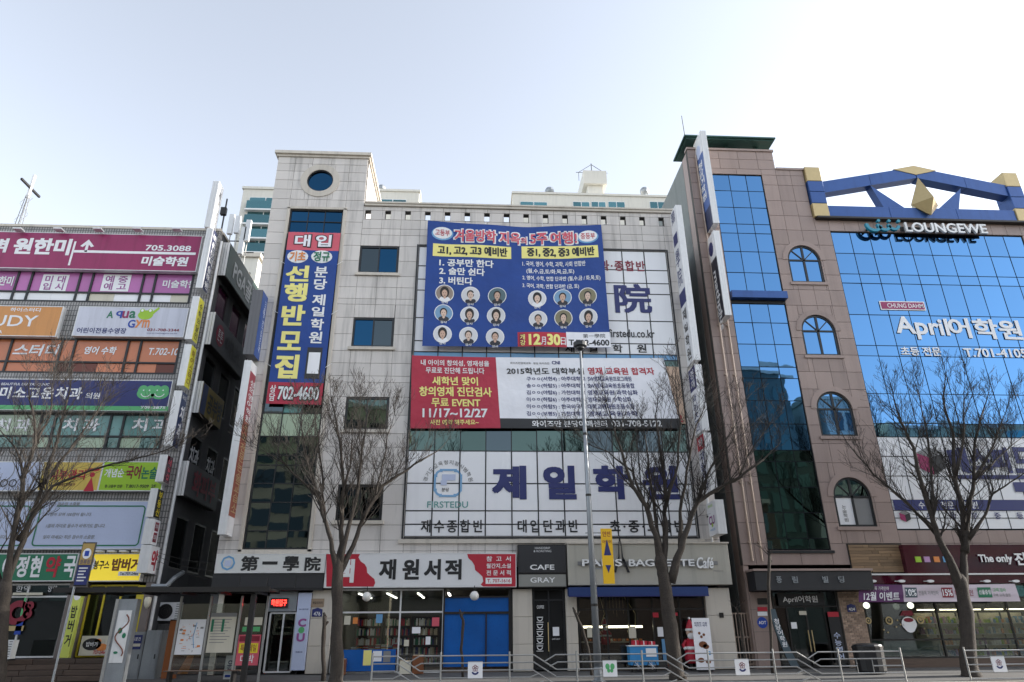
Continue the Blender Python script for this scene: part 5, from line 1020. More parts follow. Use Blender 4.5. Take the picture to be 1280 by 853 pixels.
# curved banner stand, side board
x0 = PY(966, 790, 27.4)[0]; t = thing('curved_banner_stand', 'curved dark feather banner with white vertical letters by the granite entrance', 'banner', (x0, 27.4, .4)); f_ = facade(27.4)
b = MB(); pl = [(x0+.03*math.sin(k)*.0+.45*(k/10)**1.8 if False else x0+.5*((10-k)/10)**1.6, .5+2.0*k/10) for k in range(11)]
b.poly(f_, [(x-.0, z) for x, z in pl]+[(x+.32-.1*(i/10), z) for i, (x, z) in list(enumerate(pl))[::-1]], 0, .02); b.build('cloth', mat('petrol_cloth', (.06, .09, .11), .6), t); MB().tube([f_.w(x, z, -.02) for x, z in pl]+[], .02, 5).build('pole', black_metal, t)
for i, ch in enumerate('청담어학원'): x, z = pl[9-i*1-1 if i < 5 else 2]; text(t, ch, f_, (x+.06, x+.25, z-.12, z+.06), white_board, n=.024)
t = thing('side_board', 'narrow dark board with red heading and blue sideways letters right of the doors', 'sign', (14.1, 27.95, .5)); r = (13.86, 14.3, .6, 2.4); MB().box(F28, *r, .02, .06).build('board', black, t); MB().box(F28, *sub(r, .0, .1), .061, .066).build('heading', red, t); vtext(t, '수능영어', F28, sub(r, .4, .95, .2, .8), lilac_board, n=.066)
# small brick pier
bp = (14.43, 15.38); MB().box(F28, bp[0], bp[1], .43, 3.14, -.5, .0).build('brick_pier_core', mortar, rb)
bw_, bh_ = (bp[1]-bp[0])/5, .075; rows = int(2.7/bh_); n_b = 0
for j in range(rows):
    off = 0 if j % 2 else bw_/2
    xs_ = sorted(set([bp[0]]+[bp[0]+off+bw_*i for i in range(6) if bp[0] < bp[0]+off+bw_*i < bp[1]]+[bp[1]]))
    for i in range(len(xs_)-1): cell('brick', brick_red, rb, F28, xs_[i]+.006, xs_[i+1]-.006, .44+j*bh_+.005, .44+(j+1)*bh_-.005, 0, .014+random.choice((0, .004, .008)), 0); n_b += 1
q_ = rc(1060, 1071, 757, 765, 27.9); t = thing('number_plate', 'blue house number plate 424 on the small brick pier', 'number plate', (q_[0], 27.9, q_[2])); MB().poly(F28, [(q_[0], q_[2]), (q_[1], q_[2]), (q_[1], q_[3]), ((q_[0]+q_[1])/2, q_[3]+.06), (q_[0], q_[3])], .03, .045).build('plate', navy, t); text(t, '424', F28, (q_[0]+.05, q_[1]-.05, q_[2]+.04, q_[2]+.15), white_paint, n=.047)
# timber cladding panel
x0, x1, z0, z1 = PY(1062, 699)[0], PY(1130, 699)[0], 3.86, 4.93; pc = thing('timber_cladding', 'brown timber plank panel on the granite wall left of the maroon sign', 'cladding', ((x0+x1)/2, 27.95, z0)); MB().box(F28, x0-.04, x1, z0-.03, z1+.04, .032, .05).build('backing', dark_metal, pc)
for j in range(9):
    xs_ = [x0]+sorted(random.uniform(x0+.3, x1-.3) for _ in range(2))+[x1]
    for i in range(3):
        if xs_[i+1]-xs_[i] > .08: cell('plank', plank_wood, pc, F28, round(xs_[i]+.004, 2), round(xs_[i+1]-.004, 2), z0+j*.118+.004, z0+(j+1)*.118-.004, .05, .075+random.choice((0, .006, .012)), .004)
t = fsign('shop_sign', 'long glossy maroon shop sign with four coloured squares and white raised letters', 1131, 1400, 681, 718, maroon, n=.3, rimm=maroon)
for a, m in ((1144, lime), (1155, lilacfilm), (1167, orange), (1178.5, skyfilm)): q_ = rc(a, a+7, 696, 703, 27.7); MB().box(F28, *q_, .302, .33).build('square', m, t[0])
st(t, 'The only', 1222, 1264, 693.5, 706, white_paint, n=.33, th=.04, bold=.035); st(t, '진심', 1267, 1296, 691, 707, white_paint, n=.33, th=.04, bold=.03)
t = thing('awning', 'maroon awning cassette with small white lamps above the december banner', 'awning', (20, 27.5, 3.4)); z0, z1 = PY(1180, 729.5, 27.3)[1], PY(1180, 719, 27.3)[1]; a = PY(1076, 725, 27.3)[0]
MB().box(F28, a, 34, z0, z1, .04, .7).build('cassette', maroon, t); MB().box(F28, a-.04, 34, z1+.002, z1+.06, .04, .75).build('top_bar', alu, t)
for px_ in (1092, 1128, 1164, 1235, 1271): x, z = PY(px_, 726.5, 27.2); MB().disc(Fr((0, 28, 0), (1, 0, 0), (0, -1, 0)), x, z, .14, .05, .7, .78, 14).box(F28, x-.26, x-.1, z-.01, z+.01, .7, .74).build('lamp', white_paint, t)
t, q = banner('december_banner', 'purple and white december event banner hanging from the maroon awning', [(1073, 730.5), (1268, 730), (1275, 752), (1073, 753)], 27.3, purple_dk, .012, .03, 4)
UR = q.inv(1128, 742)[0]; MB().cloth(q, 0, UR, 0, 1, 0, 10, 5).build('cloth', purple_dk, t); MB().cloth(q, UR, 1, 0, 1, 0, 20, 5).build('cloth', mat('pale_pink_cloth', (.58, .50, .56), .6), t)
bt(t, q, '12월 이벤트', 1079, 1123, 740, 751, white_board, bold=.02); bt(t, q, '사랑가득 가격인하', 1082, 1110, 733, 738, alu)
patch(t, q, 1130, 1145, 734, 747, MATS['petrol_cloth'], .008); bt(t, q, '10%', 1131, 1144, 736, 745, white_board, n=.014, bold=.02); patch(t, q, 1176, 1190, 734, 747, darkred, .008); bt(t, q, '15%', 1177, 1189, 736, 745, white_board, n=.014, bold=.02); patch(t, q, 1221, 1238, 734, 747, green, .008); bt(t, q, '선물증정', 1222, 1237, 737, 743, white_board, n=.014)
bt(t, q, '전품목 가격인하', 1147, 1172, 738, 744, grey_paint, bold=.012); bt(t, q, '특별할인', 1192, 1215, 737, 745, darkred, bold=.012); bt(t, q, '고객 감사', 1240, 1256, 735, 740, greenface, bold=.012); bt(t, q, '구매 고객 증정', 1240, 1262, 742, 746, grey_paint, bold=.012)
# store front
sx0 = 15.42
room(rb, sx0, 24.5, .6, 3.5, 33.5, darkint, wood_dk, darkint)
front(rb, [sx0+.03, 18.35, 19.25, 21.3, 22.3, 24.4], [.75, 1.38, 2.9, 3.45], name='shop_window')
MB().box(F28, sx0, 24.5, .3, .72, -.2, .06).build('plinth', wood_dk, rb)
MB().box(F28, sx0+.1, 18.3, .8, 1.35, -.2, -.17).build('frosted_panel', mat('frosted_film', (.16, .22, .20), .4), rb)
for k, (a, y_) in enumerate(((1083, 757), (1138, 757))):
    x, z = PY(a, y_, 27.6); t = thing('globe_lamp', ('lit round lamp at the left end under the december banner', 'lit round lamp under the december banner above the santa decal')[k], 'lamp', (x, 27.6, z)); MB().ball((x, 27.6, z), .12, seg=14).build('globe', mat('lit_globe', (.9, .95, .8), emit=.5), t, smooth=True); MB().tube([(x, 27.6, z+.14), (x, 27.6, 3.3)], .015, 5).build('cord', black_metal, t)
x, z = PY(1137, 780); MB().disc(F28, x, z, .3, .26, -.03, -.02).disc(F28, x, z-.12, .22, .2, -.031, -.019, 14).build('santa_decal', white_board, rb); MB().disc(F28, x, z+.14, .2, .08, -.018, -.012, 12).poly(F28, [(x-.3, z+.3), (x+.3, z+.3), (x+.2, z+.48), (x-.15, z+.48)], -.03, -.02).build('santa_decal', darkred, rb)
b = MB()
for a, y_, r_ in ((1112, 776, .15), (1151, 775, .15), (1086, 776, .12)): x, z = PY(a, y_); b.ring(F28, x, z, r_, r_*.65, -.03, -.02, 14); b.disc(F28, x, z, r_*.3, r_*.3, -.03, -.02, 8)
for _ in range(16): x, z = PY(random.uniform(1105, 1165), random.uniform(765, 795)); b.disc(F28, x, z, .03, .03, -.03, -.02, 8)
b.build('snow_decal', gold, rb)
for k in range(5):
    x = 19.4+k*1.0; t = thing('shop_shelf', ('first', 'second', 'third', 'fourth', 'fifth')[k]+' lit product shelf from the left in the cosmetics shop window', 'shelf', (x, 30.5, .6)); MB().wbox(x-.45, x+.45, 30.7, 30.74, .6, 2.4).build('back', cream, t)
    for j in range(4):
        MB().wbox(x-.45, x+.45, 30.4, 30.69, .7+j*.42, .73+j*.42).build('board', white_board, t)
        for i in range(7): cell('product', random.choice((lime, white_board, orange, skyfilm, lilacfilm, cream)), t, facade(30.5), x-.42+i*.12, x-.34+i*.12, .731+j*.42, .73+j*.42+random.choice((.14, .2, .26)), -.08, .08, 0)
    MB().wbox(x-.4, x+.4, 30.3, 30.36, 2.5, 2.54).build('light_strip', bulb, t)
t = thing('street_bin', 'black rubbish bin behind the railing by the brick pier', 'bin', (14.3, 26.3, .3)); MB().lathe((14.3, 26.3, .3), [(.42, 0), (.5, .1), (.52, .85), (.48, .95), (.3, 1.0)], 16).build('body', black, t); MB().ring(Fr((14.3, 26.3, 1.2), (1, 0, 0), (0, 0, -1)), 0, 0, .5, .44, 0, .04).build('rim', dark_metal, t) if False else MB().lathe((14.3, 26.3, 1.14), [(.53, 0), (.53, .06)], 16).build('rim', dark_metal, t)
# alley gate
t = thing('alley_gate', 'brown barred gate closing the alley between the grey academy and the granite building', 'gate', (10.45, 28.3, .4)); b = MB(); xg0, xg1 = 10.14, 10.78
for z in (.55, 1.5, 2.35): b.wbox(xg0, xg1, 28.28, 28.32, z, z+.05)
b.build('rail', MATS['pipe_copper'], t)
for k in range(6): MB().wbox(xg0+.04+k*.115, xg0+.07+k*.115, 28.24, 28.275, .45, 2.4).build('bar', MATS['pipe_copper'], t)
# ================================================================== pharmacy and burger shop fronts
room(lb, -24, -12.3, 1.02, 3.6, 33, darkint, darkint, darkint)
f1 = [PY(a, 770)[0] for a in (5, 30, 57, 60)]
lfx = [-17.6, -16.3, -14.85, -14.45]
o = front(lb, [-24, -22, -20, -18.2, -16.5, -15.0], [1.08, 3.12, 3.55], frame=alu, name='pharmacy_window')
x0, x1 = PY(60, 780)[0], PY(78, 780)[0]; MB().wbox(-14.95, -14.3, 27.9, 28.2, 1.02, 3.6).build('pier', mat('taupe_stone', (.17, .14, .13), .5, noise=(40, .1)), lb)
x, z = PY(22, 766); MB().ring(F28, x, z, .42, .2, -.0, .015, 24).build('pill_mark', darkred, lb); x2, z2 = PY(36, 762); MB().ring(F28, x2, z2+.12, .16, .06, .0, .015, 14).ring(F28, x2, z2-.16, .16, .06, .0, .015, 14).build('pill_mark', darkred, lb); MB().box(F28, x-.35, x+.35, z-.62, z-.45, .0, .015).build('pill_mark', gold, lb); MB().box(F28, x2-.3, x2-.08, z2-.85, z2-.4, .0, .015).build('pill_mark', blue, lb); MB().box(F28, x2-.25, x2-.18, z2-.2, z2+.4, .0, .015).build('pill_mark', greenface, lb)
ptext(lb, '한약', 20, 38, 732, 740, white_board, n=0, bold=.0); ptext(lb, '양약', 60, 71, 732, 740, white_board, n=0, bold=.0); q_ = rc(16, 53, 741, 744, 27.95); MB().box(F28, *q_, .03, .06).build('head_rail', cream, lb)
MB().wbox(-17.9, -16.6, 28.0, 28.05, 1.1, 1.6).build('green_panel', teal, lb)
o = front(lb, [-14.25, -13.7, -13.1, -12.5], [1.08, 3.5], frame=paint('yellow_frame', (.60, .48, .03)), name='burger_shop_window')
q_ = rc(101, 137, 795, 819.5, 27.85); t = thing('menu_board', 'white menu board with burger pictures in front of the burger shop', 'sign', (q_[0], 27.85, q_[2])); MB().box(facade(27.85), *q_, .0, .04).build('board', cream, t); MB().disc(facade(27.85), q_[0]+.4, q_[3]-.28, .33, .2, .041, .047).build('black_oval', black, t); MB().disc(facade(27.85), q_[1]-.25, q_[3]-.38, .2, .12, .041, .047).disc(facade(27.85), q_[1]-.42, q_[3]-.18, .12, .08, .041, .047).build('burger_print', orange, t); text(t, '밥버거', facade(27.85), (q_[0]+.2, q_[0]+.6, q_[3]-.36, q_[3]-.2), white_paint, n=.05); text(t, '707-2466', facade(27.85), (q_[0]+.5, q_[1]-.05, q_[2]+.04, q_[2]+.17), red, n=.045, bold=.02)
x0, x1 = PY(83, 785, 27.5)[0], PY(94, 785, 27.5)[0]; t = thing('vertical_sign', 'narrow lime yellow vertical burger shop sign behind the bus stop pole', 'sign', ((x0+x1)/2, 27.5, 1.0)); r = (x0, x1, 1.05, 3.3); MB().box(facade(27.5), *r, -.15, .04, .01).build('board', paint('lime_yellow', (.60, .66, .12)), t); vtext(t, '밥버거', facade(27.5), sub(r, .22, .85, .2, .85), black, n=.045, bold=.02); MB().disc(facade(27.5), (x0+x1)/2, 3.1, .12, .14, .041, .047).build('face_emblem', white_board, t)
# alley corner: cabinets, condenser, posters, yellow column
x = PY(163, 780, 27.6)[0]; MB().wbox(-12.46, -12.2, 27.96, 28.2, .9, 3.5).build('yellow_column', MATS['yellow_frame'], lb); MB().wbox(-12.19, LX, 27.9, 28.3, .4, 3.6).build('corner_pier', MATS['taupe_stone'], lb)
t = thing('face_lamp', 'small mask shaped wall lamp at the shop corner', 'lamp', (PY(184, 754, 27.8)[0], 27.8, 2.8)); x, z = PY(184, 754, 27.8); MB().lathe((x, 27.82, z-.2), [(.03, 0), (.1, .12), (.13, .3), (.1, .4), (.02, .42)], 12).build('shade', cream, t, smooth=True)
for k, (a, c, y0, y1) in enumerate(((160, 178, 790, 842), (179, 199, 788, 840))):
    q_ = rc(a, c, y0, y1, 27.2); t = thing('utility_cabinet', ('left grey metal utility cabinet with a poster beside the silver pylon', 'right grey metal utility cabinet at the alley mouth')[k], 'cabinet', ((q_[0]+q_[1])/2, 27.4, .35)); MB().wbox(q_[0], q_[1]-.01, 27.2, 27.8, .36, q_[3], ).build('body', galv, t); MB().box(facade(27.2), q_[0]+.04, q_[1]-.05, .45, q_[3]-.06, .0, .015).build('door', galv, t); MB().box(facade(27.2), q_[1]-.14, q_[1]-.1, 1.0, 1.15, .016, .03).build('handle', black_metal, t)
    if not k: e = rc(160, 177, 794, 812, 27.18); MB().box(facade(27.18), *e, .0, .006).build('poster', navy, t); text(t, '대리운전', facade(27.18), sub(e, .15, .4, .1, .9), white_paint, n=.01); MB().box(facade(27.18), *sub(e, .6, .8, .05, .95), .007, .01).build('poster', cream, t)
def condenser(label, x, y, z, w_=.85, h_=.65):
    t = thing('air_conditioner', label, 'air conditioner', (x, y, z)); f_ = facade(y-.15); MB().wbox(x-w_/2, x+w_/2, y-.15, y+.15, z, z+h_).build('case', white_paint, t); MB().ring(f_, x-.1, z+h_/2, h_*.42, h_*.38, .0, .02, 20).ring(f_, x-.1, z+h_/2, h_*.28, h_*.25, .0, .02, 16).ring(f_, x-.1, z+h_/2, h_*.14, h_*.11, .0, .02, 12).build('grille', dark_metal, t); MB().disc(f_, x-.1, z+h_/2, h_*.4, h_*.4, -.001, .004).build('fan_recess', black, t); b = MB()
    for k in range(7): b.box(f_, x+w_*.33, x+w_*.46, z+.06+k*h_*.13, z+.09+k*h_*.13, .0, .01)
    b.build('louvre', grey_paint, t); MB().wbox(x-w_/2, x-w_/2+.05, y-.2, y+.2, z-.05, z-.002).wbox(x+w_/2-.05, x+w_/2, y-.2, y+.2, z-.05, z-.002).build('foot', dark_metal, t)
condenser('white air conditioner unit on the steps at the far left edge', PY(3, 812, 26.8)[0], 26.8, PY(3, 824, 26.8)[1], .8, .6)
condenser('white air conditioner unit on a bracket in the alley beside the bus shelter', PY(212, 764, 29)[0]+.0, 29, PY(212, 776, 29)[1])
t = thing('alley_ledge', 'concrete ledge under the alley air conditioner', 'wall', (-11.0, 29.2, .4)); MB().wbox(-11.9, -10.3, 28.9, 29.5, .4, PY(212, 778, 29)[1]-.06).build('block', concrete, t)
# ================================================================== background buildings
def flats(name, label, x0, x1, y, z0, z1, wins, m=apt_white, depth=12):
    t = thing(name, label, 'building', ((x0+x1)/2, y, 0)); MB().wbox(x0, x1, y, y+depth, z0, z1).build('wall', m, t); f_ = facade(y)
    MB().box(f_, x0-.15, x1+.15, z1+.01, z1+.35, -depth, .15).build('parapet', m, t)
    for (a, c, e, g) in wins:
        wo = MB().box(f_, a, c, e, g, .0, .04).build('window', white_paint, t); nn = max(2, round((c-a)/1.8))
        for k in range(nn): cell('pane', apt_glass, wo, f_, a+(c-a)/nn*k+.06, a+(c-a)/nn*(k+1)-.06, e+.08, g-.08, .041, .07, 0, .01)
    return t, f_
wins = []
for k in range(8):
    y0 = 247+k*17.8; q_ = rc(310-k*2.6, 341, y0, y0+14.5, 72)
    wins.append((PY(311, 255, 72)[0], PY(352, 255, 72)[0], q_[2], q_[3]))
t, f_ = flats('apartment_block', 'white apartment block with blue balcony glazing behind the left alley', PY(303, 245, 72)[0], PY(375, 245, 72)[0], 72, 0, PY(320, 237, 72)[1], wins)
for (a, c, e, g) in wins: MB().box(f_, a-.1, c, e-.35, e+.9, .45, .5).build('balcony_rail', apt_glass, t); MB().box(f_, a-.2, c+.1, e-.5, e-.3, .0, .6).build('balcony_slab', white_paint, t)
t = thing('beige_block', 'beige plaster low block seen in the alley behind the phone antennas', 'building', (-21, 50, 0)); x0, x1 = PY(262, 330, 50)[0], PY(322, 330, 50)[0]; MB().wbox(x0, x1, 50, 58, 0, PY(300, 322, 50)[1]).build('wall', apt_white, t); q_ = rc(296, 312, 341, 356, 50); MB().box(facade(50), *q_, .0, .05).build('window', black_metal, t); MB().wbox(x0-.2, x1+.2, 49.8, 58.2, PY(300, 322, 50)[1]+.01, PY(300, 322, 50)[1]+.4).build('parapet', trim_stone, t)
q_ = rc(474, 508, 249.5, 252.5, 80); t, f_ = flats('apartment_block', 'white apartment roof peeping over the academy parapet right of the tower', PY(462, 245, 80)[0], PY(524, 245, 80)[0], 80, 0, PY(500, 240, 80)[1], [(q_[0], q_[1], q_[2]-1.2, q_[3])]); x, z = PY(477, 238, 84); MB().tube([(x, 84, z-1), (x, 84, z)], .3, 8).ball((x, 84, z+.3), .6, seg=10).build('roof_vent', galv, t)
X0, X1 = PY(641, 250, 80)[0], PY(850, 255, 80)[0]; wins = []
for a, c in ((650, 684), (716, 737), (739, 757), (760, 781), (812, 832)): q_ = rc(a, c, 252.5, 257.5, 80); wins += [(q_[0], q_[1], q_[3]-1.6-4*k, q_[3]-4*k) for k in range(2)]
t, f_ = flats('apartment_block', 'long cream apartment block behind the academy roof with a stair head on top', X0, X1, 80, 0, PY(740, 245, 80)[1], wins)
a0, a1 = PY(733, 238, 82)[0], PY(756, 238, 82)[0]; zb, zt = PY(740, 247, 82)[1], PY(740, 216, 82)[1]; zm = PY(740, 232, 82)[1]
MB().wbox(a0+.2, a1-.3, 82, 90, zb-3, zm+.01).build('stair_head', apt_white, t); MB().wbox(a0-.4, a1+.3, 81.5, 91, zm, zt).build('stair_head', apt_white, t)
b = MB(); xm = (a0+a1)/2; b.tube([(xm, 84, zt), (xm, 84, zt+3.2)], .06, 5)
for dx in (-2, 2): b.tube([(xm+dx, 84, zt), (xm+dx, 84, zt+1.5), (xm, 84, zt+3.0)], .04, 4)
b.tube([(xm-2.4, 84, zt+1.5), (xm+2.4, 84, zt+1.5)], .04, 4); b.build('roof_antenna', dark_metal, t)
for px_ in (687, 806): x, z = PY(px_, 243, 84); MB().tube([(x, 84, z-1.5), (x, 84, z+.2)], .35, 8).ball((x, 84, z+.5), .7, seg=10).build('roof_vent', galv, t)
# ================================================================== buildings across the street (mirrored in the glass, and shading the lower storeys)
FS = Fr((0, -25, 0), (-1, 0, 0), (0, 1, 0))
def opposite(label, x0, x1, h, m, gl, sy=3.0, sx=3.2, curved=False, name='office_tower', y=-25, depth=14):
    f_ = Fr((0, y, 0), (-1, 0, 0), (0, 1, 0)); t = thing(name, label, 'building', ((x0+x1)/2, y-5, 0)); MB().wbox(x0, x1, y-depth, y, 0, h).build('wall', m, t); MB().wbox(x0-.2, x1+.2, y-depth-.2, y+.2, h+.01, h+.5).build('parapet', trim_stone, t)
    U = span(-x1+.6, -x0-.6, sx); V = span(4.5, h-1.2, sy)
    for i in range(len(U)-1):
        for j in range(len(V)-1): cell('window', gl, t, f_, U[i]+.3, U[i+1]-.3, V[j]+.6, V[j+1]-.45, .0, .05, 0)
    return t
opposite('dark green glass office tower across the street, mirrored in the blue glass strip', 33.5, 40.5, 33, mat('tower_dark', (.07, .10, .09), .5), mirror_green, 3.3, 2.2)
opposite('white office tower across the street, mirrored at the right of the glass strip', 42.5, 50, 29, apt_white, dark_glass, 3.3, 2.4)
opposite('cream apartment block across the street, mirrored above the billboard film', 52, 78, 25.5, apt_cream, apt_glass, 2.9, 4.5, name='apartment_block')
opposite('beige apartment block across the street, mirrored in the academy stair windows', -30, -9, 27, apt_cream, dark_glass, 2.9, 3.4, name='apartment_block')
for k, (x0, x1, h, mm) in enumerate(((-70, -50, 15, 0), (-49, -31, 17, 1), (-8, 10, 13, 2), (11, 32.5, 15, 0), (79, 100, 16, 1))):
    opposite('low '+('brown brick', 'grey', 'dark')[mm]+' shop building across the street, '+('at the far left end of the row', 'second from the left end of the row', 'facing the bookstore', 'facing the granite building', 'at the far right end of the row')[k], x0, x1, h, mat('street_wall_%d' % mm, ((.12, .08, .06), (.14, .14, .14), (.06, .06, .065))[mm], .8), dark_glass, 3.4, 3.4, name='shop_building', y=-18, depth=6)
# ================================================================== street furniture
YF = 24.1
def railing(label, posts, kinds, x_label=''):
    t = thing('steel_railing', label, 'railing', (posts[0], YF, .17)); f_ = facade(YF); ztop = PY(700, 817.8, YF)[1]; dz = .213
    Z = [ztop-.02-dz*k for k in range(5)]
    for x in posts: MB().tube([f_.w(x, .1, 0), f_.w(x, ztop+.09, 0)], .03, 8).build('post', steel, t)
    for k, kd in enumerate(kinds):
        a, c = posts[k]+.03, posts[k+1]-.03; W = c-a; rr = .016
        def rail(pts, r=.021): MB().tube([f_.w(a+W*u, z, 0) for u, z in pts], r, 6).build('rail', steel, t)
        if kd == 'x':
            rail([(0, Z[0]), (.36, Z[0]), (.70, Z[2]), (1, Z[2])]); rail([(0, Z[1]), (.36, Z[1]), (.70, Z[3]), (1, Z[3])]); rail([(0, Z[2]), (.33, Z[2]), (.68, Z[4]), (1, Z[4])])
            rail([(1, Z[0]), (.69, Z[0]), (.52, Z[1]+.02)]); rail([(1, Z[1]), (.72, Z[1]), (.60, Z[1]-.12)]); rail([(0, Z[3]), (.30, Z[3]), (.42, Z[3]+.1)]); rail([(0, Z[4]), (.36, Z[4]), (.5, Z[4]+.09)])
        elif kd == 'e':
            for j in (0, 4): rail([(0, Z[j]), (1, Z[j])])
            for j in (1, 2, 3): rail([(0, Z[j]), (.40, Z[j])]); rail([(.60, Z[j]), (1, Z[j])])
            u0, u1 = a+W*.39, a+W*.61; MB().box(f_, u0, u1, Z[3]-.01, Z[1]+.03, -.02, .02).build('emblem_plate', white_board, t); xm, zm = (u0+u1)/2, (Z[3]+Z[1])/2+.02
            for j in (Z[1]+.03, Z[3]-.03): MB().box(f_, u0, u1, j, j+.015, -.02, .025).build('plate_frame', steel, t)
            if k == 3 and len(posts) > 4:
                b = MB(); 
                for s_ in (-1, 1): b.disc(f_, xm+s_*.08, zm+.05, .07, .09, .021, .025, 12).disc(f_, xm+s_*.05, zm-.07, .05, .06, .021, .025, 12)
                b.build('emblem', greenface, t)
            else:
                b = MB()
                for j in range(5): an = R_(90+72*j); b.ring(f_, xm+.055*math.cos(an), zm+.04+.055*math.sin(an), .045, .03, .021, .025, 10)
                b.build('emblem', darkred, t); MB().ring(f_, xm, zm-.03, .12, .07, .0215, .026, 14, 200, 340).build('emblem', navy, t)
        else:
            for j in (0, 1, 2, 3, 4): rail([(0, Z[j]), (1, Z[j])] if j not in (2,) else [(0, Z[j]), (.26, Z[j])])
            for u in (.26, .52): MB().tube([f_.w(a+W*u, Z[1], 0), f_.w(a+W*u, Z[3], 0)], .014, 6).build('rail', steel, t)
            rail([(.52, Z[2]), (1, Z[2])])
    return t
px = [465.4, 551, 637, 721, 803, 886, 968, 1050, 1128.6]
ps = [PY(a, 830, YF)[0] for a in px]
railing('long stainless railing along the kerb with crossing bends and emblem plates', ps, 'xexexexb')
railing('short stainless railing at the right edge starting beyond the gap', [PY(1209, 830, YF)[0]+2.16*k for k in range(4)], 'exe')
# lamp post
lx, lz = PY(725, 430, 25); t = thing('street_lamp', 'tall grey street lamp post with a black box lantern in front of the academy', 'street lamp', (lx, 25, .23))
xb = PY(748, 845, 25)[0]
MB().tube([(xb, 25, .24), (xb*.5+lx*.5, 25, 6), (lx, 25, lz-.3)], [.13, .095, .045], 12).build('pole', galv, t, smooth=True); MB().lathe((xb, 25, .22), [(.24, 0), (.24, .04), (.15, .06), (.14, .45)], 14).build('base', galv, t)
b = MB()
for z in (2.55, 6.3, 8.6): xx = xb+(lx-xb)*z/lz; b.lathe((xx, 25, z), [(.135-.006*z, 0), (.14-.006*z, .01), (.14-.006*z, .08), (.13-.006*z, .09)], 12)
b.build('band', dark_metal, t)
MB().lathe((lx, 25, lz-.32), [(.05, 0), (.16, .1), (.17, .16), (.27, .2), (.27, .36), (.2, .4)], 14).build('lantern', black_metal, t)
MB().lathe((lx, 25, lz-.34), [(.12, .1), (.12, .25)], 10).build('lamp_glass', alu, t)
x0, x1, z0, z1 = rc(752.5, 766.5, 661, 730, 25); t = thing('warning_sign', 'narrow yellow vertical sign with a dark triangle hung from the street lamp post', 'sign', (x0, 25, z0)); MB().box(facade(25), x0, x1, z0, z1, -.02, .02).build('plate', paint('signal_yellow', (.78, .46, .01)), t)
f_ = facade(25); xm = (x0+x1)/2; b = MB(); b.poly(f_, [(xm-.13, z0+.95), (xm+.13, z0+.95), (xm, z0+1.5)], .021, .026); b.poly(f_, [(xm-.1, z0+.62), (xm, z0+.35), (xm+.1, z0+.62)], .021, .026).build('triangle', navy, t); text(t, '안전', f_, (x0+.06, x1-.06, z1-.28, z1-.1), darkred, n=.024); text(t, '어린이', f_, (x0+.04, x1-.04, z1-.52, z1-.4), darkred, n=.024)
b = MB().tube([(xm-.02, 25, z1-.15), (xm-.75, 25, z1-.15)], .02, 5); b.tube([(xm-.02, 25, z0+.5), (xm-.6, 25, z0+.5)], .02, 5).build('arm', galv, t)
# bus stop sign
x, z = PY(66, 852, 24.6); xt, zt = PY(103, 677, 24.6); t = thing('bus_stop_sign', 'bus stop sign plate, ochre above and navy below, on a thin pole', 'sign', (x, 24.6, .2)); xm = PY(80, 790, 24.6)[0]
MB().tube([(xm, 24.6, .2), (xm, 24.6, zt)], .035, 8).build('pole', galv, t); f_ = facade(24.56); q_ = rc(93.5, 112.5, 678, 733, 24.55); r = (xm-.03-.0, xm+.42, q_[2], q_[3])
MB().box(f_, r[0], r[1], r[2], r[3], -.03, .02, .02).build('plate', black_metal, t); MB().box(f_, *sub(r, .03, .52, .07, .93), .021, .028).build('upper_face', paint('ochre_face3', (.40, .27, .08)), t); MB().box(f_, *sub(r, .53, .97, .07, .93), .021, .028).build('lower_face', navy, t)
MB().disc(f_, (r[0]+r[1])/2, r[3]-.37, .14, .17, .029, .033).build('round_mark', white_paint, t); MB().box(f_, (r[0]+r[1])/2-.07, (r[0]+r[1])/2+.07, r[3]-.45, r[3]-.28, .034, .038).build('bus_mark', blue, t)
text(t, '정류장', f_, sub(r, .4, .5, .12, .88), navy, n=.03)
b = MB()
for k in range(5): b.box(f_, *sub(r, .58+k*.07, .61+k*.07, .18, .8-.1*(k % 3)), .029, .032)
b.build('route_lines', alu, t)
# bus shelter
ys0, ys1 = 24.7, 26.0; zr = PY(200, 738, 24.7)[1]; xs0, xs1 = PY(72, 738, 24.7)[0]-.1, PY(336, 738, 24.7)[0]
t = thing('bus_shelter', 'long dark framed glass bus shelter with maps in front of the alley', 'bus shelter', ((xs0+xs1)/2, 25.3, .25))
MB().wbox(xs0, xs1, ys0, ys1, zr-.02, zr+.06).wbox(xs0-.03, xs1+.03, ys0-.04, ys0-.001, zr-.06, zr+.1).wbox(xs0-.03, xs1+.03, ys1+.001, ys1+.05, zr-.06, zr+.1).build('roof', dark_metal, t)
for k in range(6): x = xs0+.4+(xs1-xs0-.8)*k/5; MB().wbox(x-.04, x+.04, ys0+.02, ys1-.02, zr-.12, zr-.025).build('roof_rib', black_metal, t)
MB().wbox(xs1-.62, xs1-.46, 24.9, 25.06, .25, zr-.13).build('post', dark_metal, t)
pxs = [PY(a, 790, 25.9)[0] for a in (220, 258, 297, 330)]
for k, x in enumerate(pxs): MB().wbox(x-.035, x+.035, 25.88, 25.95, .28, zr-.13).build('post', steel, t)
fS = facade(25.92)
for k in range(3): cell('pane', clear_glass, t, fS, pxs[k]+.045, pxs[k+1]-.045, .55, 2.75, -.01, .005, 0)
def poster(r, base, name='poster'): MB().box(fS, *r, .012, .02).build(name, base, t); return r
r = poster((pxs[0]+.06, pxs[1]-.06, 1.15, 2.25), white_board); b = MB(); b2 = MB(); b3 = MB()
